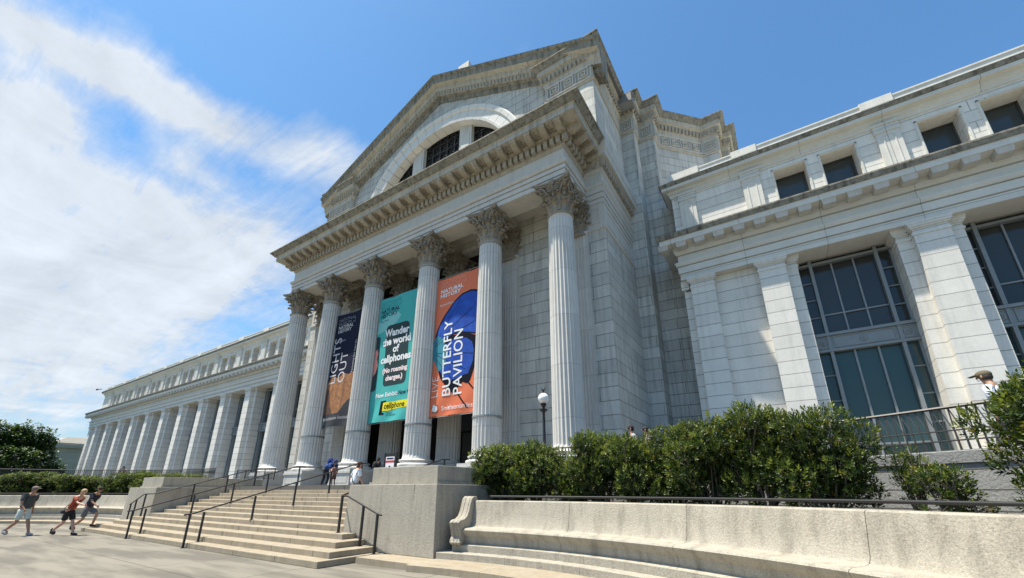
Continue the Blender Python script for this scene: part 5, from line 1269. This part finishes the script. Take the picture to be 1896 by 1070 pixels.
    for L_ in (lL, lR):
        b = len(S_)
        if long: S_ += [L_[0].lerp(L_[1], .3), L_[1], L_[1].lerp(L_[2], .9)]; rdS += [.10, .075, .055]; ed += [(1, b), (b, b + 1), (b + 1, b + 2)]
        else: S_ += [L_[0].lerp(L_[1], .25), L_[0].lerp(L_[1], .88)]; rdS += [.105, .10]; ed += [(1, b), (b, b + 1)]
    skin('trousers' if long else 'shorts', S_, ed, rdS, col('lower_cloth', lower), t)
    for L_, f in ((lL, 0), (lR, 1)):
        g = MB(); c = L_[2]; tilt = .55 if f and stride > .2 else 0
        for (dx, dz, rx, ry, rz_) in ((.05, -.045, .135, .048, .045), (.10, -.055, .09, .05, .036), (-.03, -.02, .05, .042, .06)):
            x_, z_ = dx * cos(tilt) + dz * sin(tilt), dz * cos(tilt) - dx * sin(tilt); g.sphere((c.x + x_, c.y, c.z + z_), rx * (1 - .3 * tilt), ry, rz_ * (1 + .9 * tilt), 12, 8)
        link('shoe', g.mesh('shoe', col('shoe_cloth', shoes), smooth=True), t)
    g = MB(); hc = head
    if cap:
        g.sphere((hc.x - .005, 0, hc.z + .045), .108, .092, .078, 16, 8); 
        g.add([(hc.x + .06, -.07, hc.z + .05), (hc.x + .06, .07, hc.z + .05), (hc.x + .19, .05, hc.z + .03), (hc.x + .19, -.05, hc.z + .03), (hc.x + .06, -.07, hc.z + .06), (hc.x + .06, .07, hc.z + .06), (hc.x + .19, .05, hc.z + .04), (hc.x + .19, -.05, hc.z + .04)], [(0, 3, 2, 1), (4, 5, 6, 7), (0, 1, 5, 4), (1, 2, 6, 5), (2, 3, 7, 6), (3, 0, 4, 7)])
        link('cap', g.mesh('cap', col('cap_cloth', cap), smooth=40), t); g = MB(); g.sphere((hc.x - .03, 0, hc.z + .0), .082, .086, .08, 12, 8); link('hair', g.mesh('hair', col('hair', hair), smooth=True), t)
    else:
        g.sphere((hc.x - .018, 0, hc.z + .04), .10, .088, .09, 16, 10)
        if hairlong: g.sphere((hc.x - .06, 0, hc.z - .05), .06, .075, .11, 12, 8); g.sphere((hc.x - .08, 0, hc.z - .16), .035, .05, .09, 10, 7)
        else: g.sphere((hc.x - .045, 0, hc.z - .01), .065, .082, .08, 12, 8)
        link('hair', g.mesh('hair', col('hair', hair), smooth=True), t)
    if bag:
        c = chest - fw * .2 - up * .02; g = MB(); g.sphere(tuple(c), .12, .155, .24, 16, 10); g.sphere((c.x - .07, 0, c.z - .1), .07, .11, .11, 12, 8)
        link('backpack', g.mesh('backpack', col('bag_cloth', bag), smooth=True), t)
        g = MB()
        for s in (-1, 1): g.tube([c + V((0, s * .1, .18)), sh + V((.02, s * .10, .075)), chest + V((.135 * bulk, s * .10, .02)), waist + V((.1, s * .15, 0))], .02, 5)
        link('backpack_straps', g.mesh('backpack_straps', col('bag_cloth', bag), smooth=True), t)
    if strap:
        g = MB(); g.tube([sh + V((0, .11, .08)), chest + V((-.155, .02, .0)), waist + V((-.14, -.14, -.05)), pel + V((-.02, -.22, -.02))], .014, 5); g.sphere((-.02, -.24, hz - .06), .09, .045, .075, 10, 7)
        g.tube([sh + V((0, .11, .08)), chest + V((.14, .02, .0)), waist + V((.12, -.14, -.05)), pel + V((-.02, -.22, -.02))], .014, 5)
        link('shoulder_bag', g.mesh('shoulder_bag', col('bag_black', strap), smooth=True), t)
    return t
A33 = radians(33)
person('man in a dark grey T-shirt, pale shorts and a baseball cap striding toward the stairs', (-25.1, 4.2, 0), A33, 1.83, 1, .05, .36, .25, (.055, .062, .062), (.50, .56, .52), cap=(.16, .13, .12), shoes=(.34, .32, .32), bulk=1.22, hair=(.1, .08, .07))
person('woman in a rust red blouse and black shorts leaning forward as she walks', (-23.85, 5.2, 0), A33, 1.74, 0, .18, .33, .85, (.30, .048, .022), (.012, .012, .014), hair=(.42, .30, .16), hairlong=True, strap=(.02, .02, .02), shoes=(.012, .012, .014), bulk=.95)
person('bearded man in a navy polo and grey shorts stepping onto the lowest step', (-25.75, 6.15, 0), radians(38), 1.84, 1, .13, .30, .5, (.012, .016, .03), (.12, .125, .14), lift=.15, shoes=(.012, .012, .014), bulk=1.05)
person('person in a white shirt cut off by the left edge of the photo', (-28.4, 3.1, 0), A33 + pi, 1.7, 0, .05, .25, .2, (.62, .60, .70), (.05, .05, .08))
person('person in a pale pink shirt with dark backpack straps behind the far left shrubs', (-44.8, 12.1, TZ), radians(-20), 1.70, 1, .02, .1, .2, (.55, .36, .34), (.1, .1, .12), bag=(.05, .012, .015), bulk=1.15, cap=(.03, .03, .03))
person('woman in a white T-shirt with a black shoulder bag climbing the stairs', (-11.85, 9.0, .98), radians(75), 1.60, 0, .06, .12, .2, (.72, .76, .80), (.01, .01, .012), long=True, hair=(.06, .03, .02), hairlong=True, strap=(.01, .01, .012), lift=.14, bulk=1.12)
person('person bending over in a bright blue coat beside a column foot', (-18.75, 12.55, 1.82), radians(10), 1.62, 2, .05, .1, .3, (.012, .05, .20), (.02, .02, .03), long=True, bend=.75, bag=(.012, .04, .17), hair=(.012, .04, .17), bulk=1.25)
person('small child in a reddish top next to the person in blue', (-17.65, 12.3, 1.82), radians(170), 1.02, 2, .02, .05, .2, (.25, .10, .07), (.1, .05, .05), hair=(.03, .015, .01))
person('person in a black hooded coat standing in front of the dark doorway', (-16.95, 14.1, 1.86), radians(80), 1.38, 2, .03, .05, .1, (.012, .012, .014), (.02, .02, .02), long=True, bag=(.012, .012, .014), hair=(.01, .01, .01), hairlong=True, bulk=1.3)
person('short haired man whose head shows above the shrubs right of the portico', (-3.97, 13.32, TZ), radians(200), 1.79, 0, .02, .1, .2, (.3, .3, .32), (.1, .1, .12), long=True, hair=(.02, .015, .012))
person('second head just showing above the shrubs, right of the short haired man', (-3.50, 13.26, TZ), radians(200), 1.70, 0, .02, .1, .2, (.4, .35, .32), (.1, .1, .12), long=True, hair=(.02, .015, .012))
person('man in a camouflage cap and pale blue shirt behind the shrub at the right edge', (3.04, 9.62, TZ), radians(140), 1.66, 1, .05, .1, .2, (.60, .66, .76), (.1, .1, .12), long=True, cap=(.12, .10, .06), hair=(.05, .04, .03), bulk=1.2)
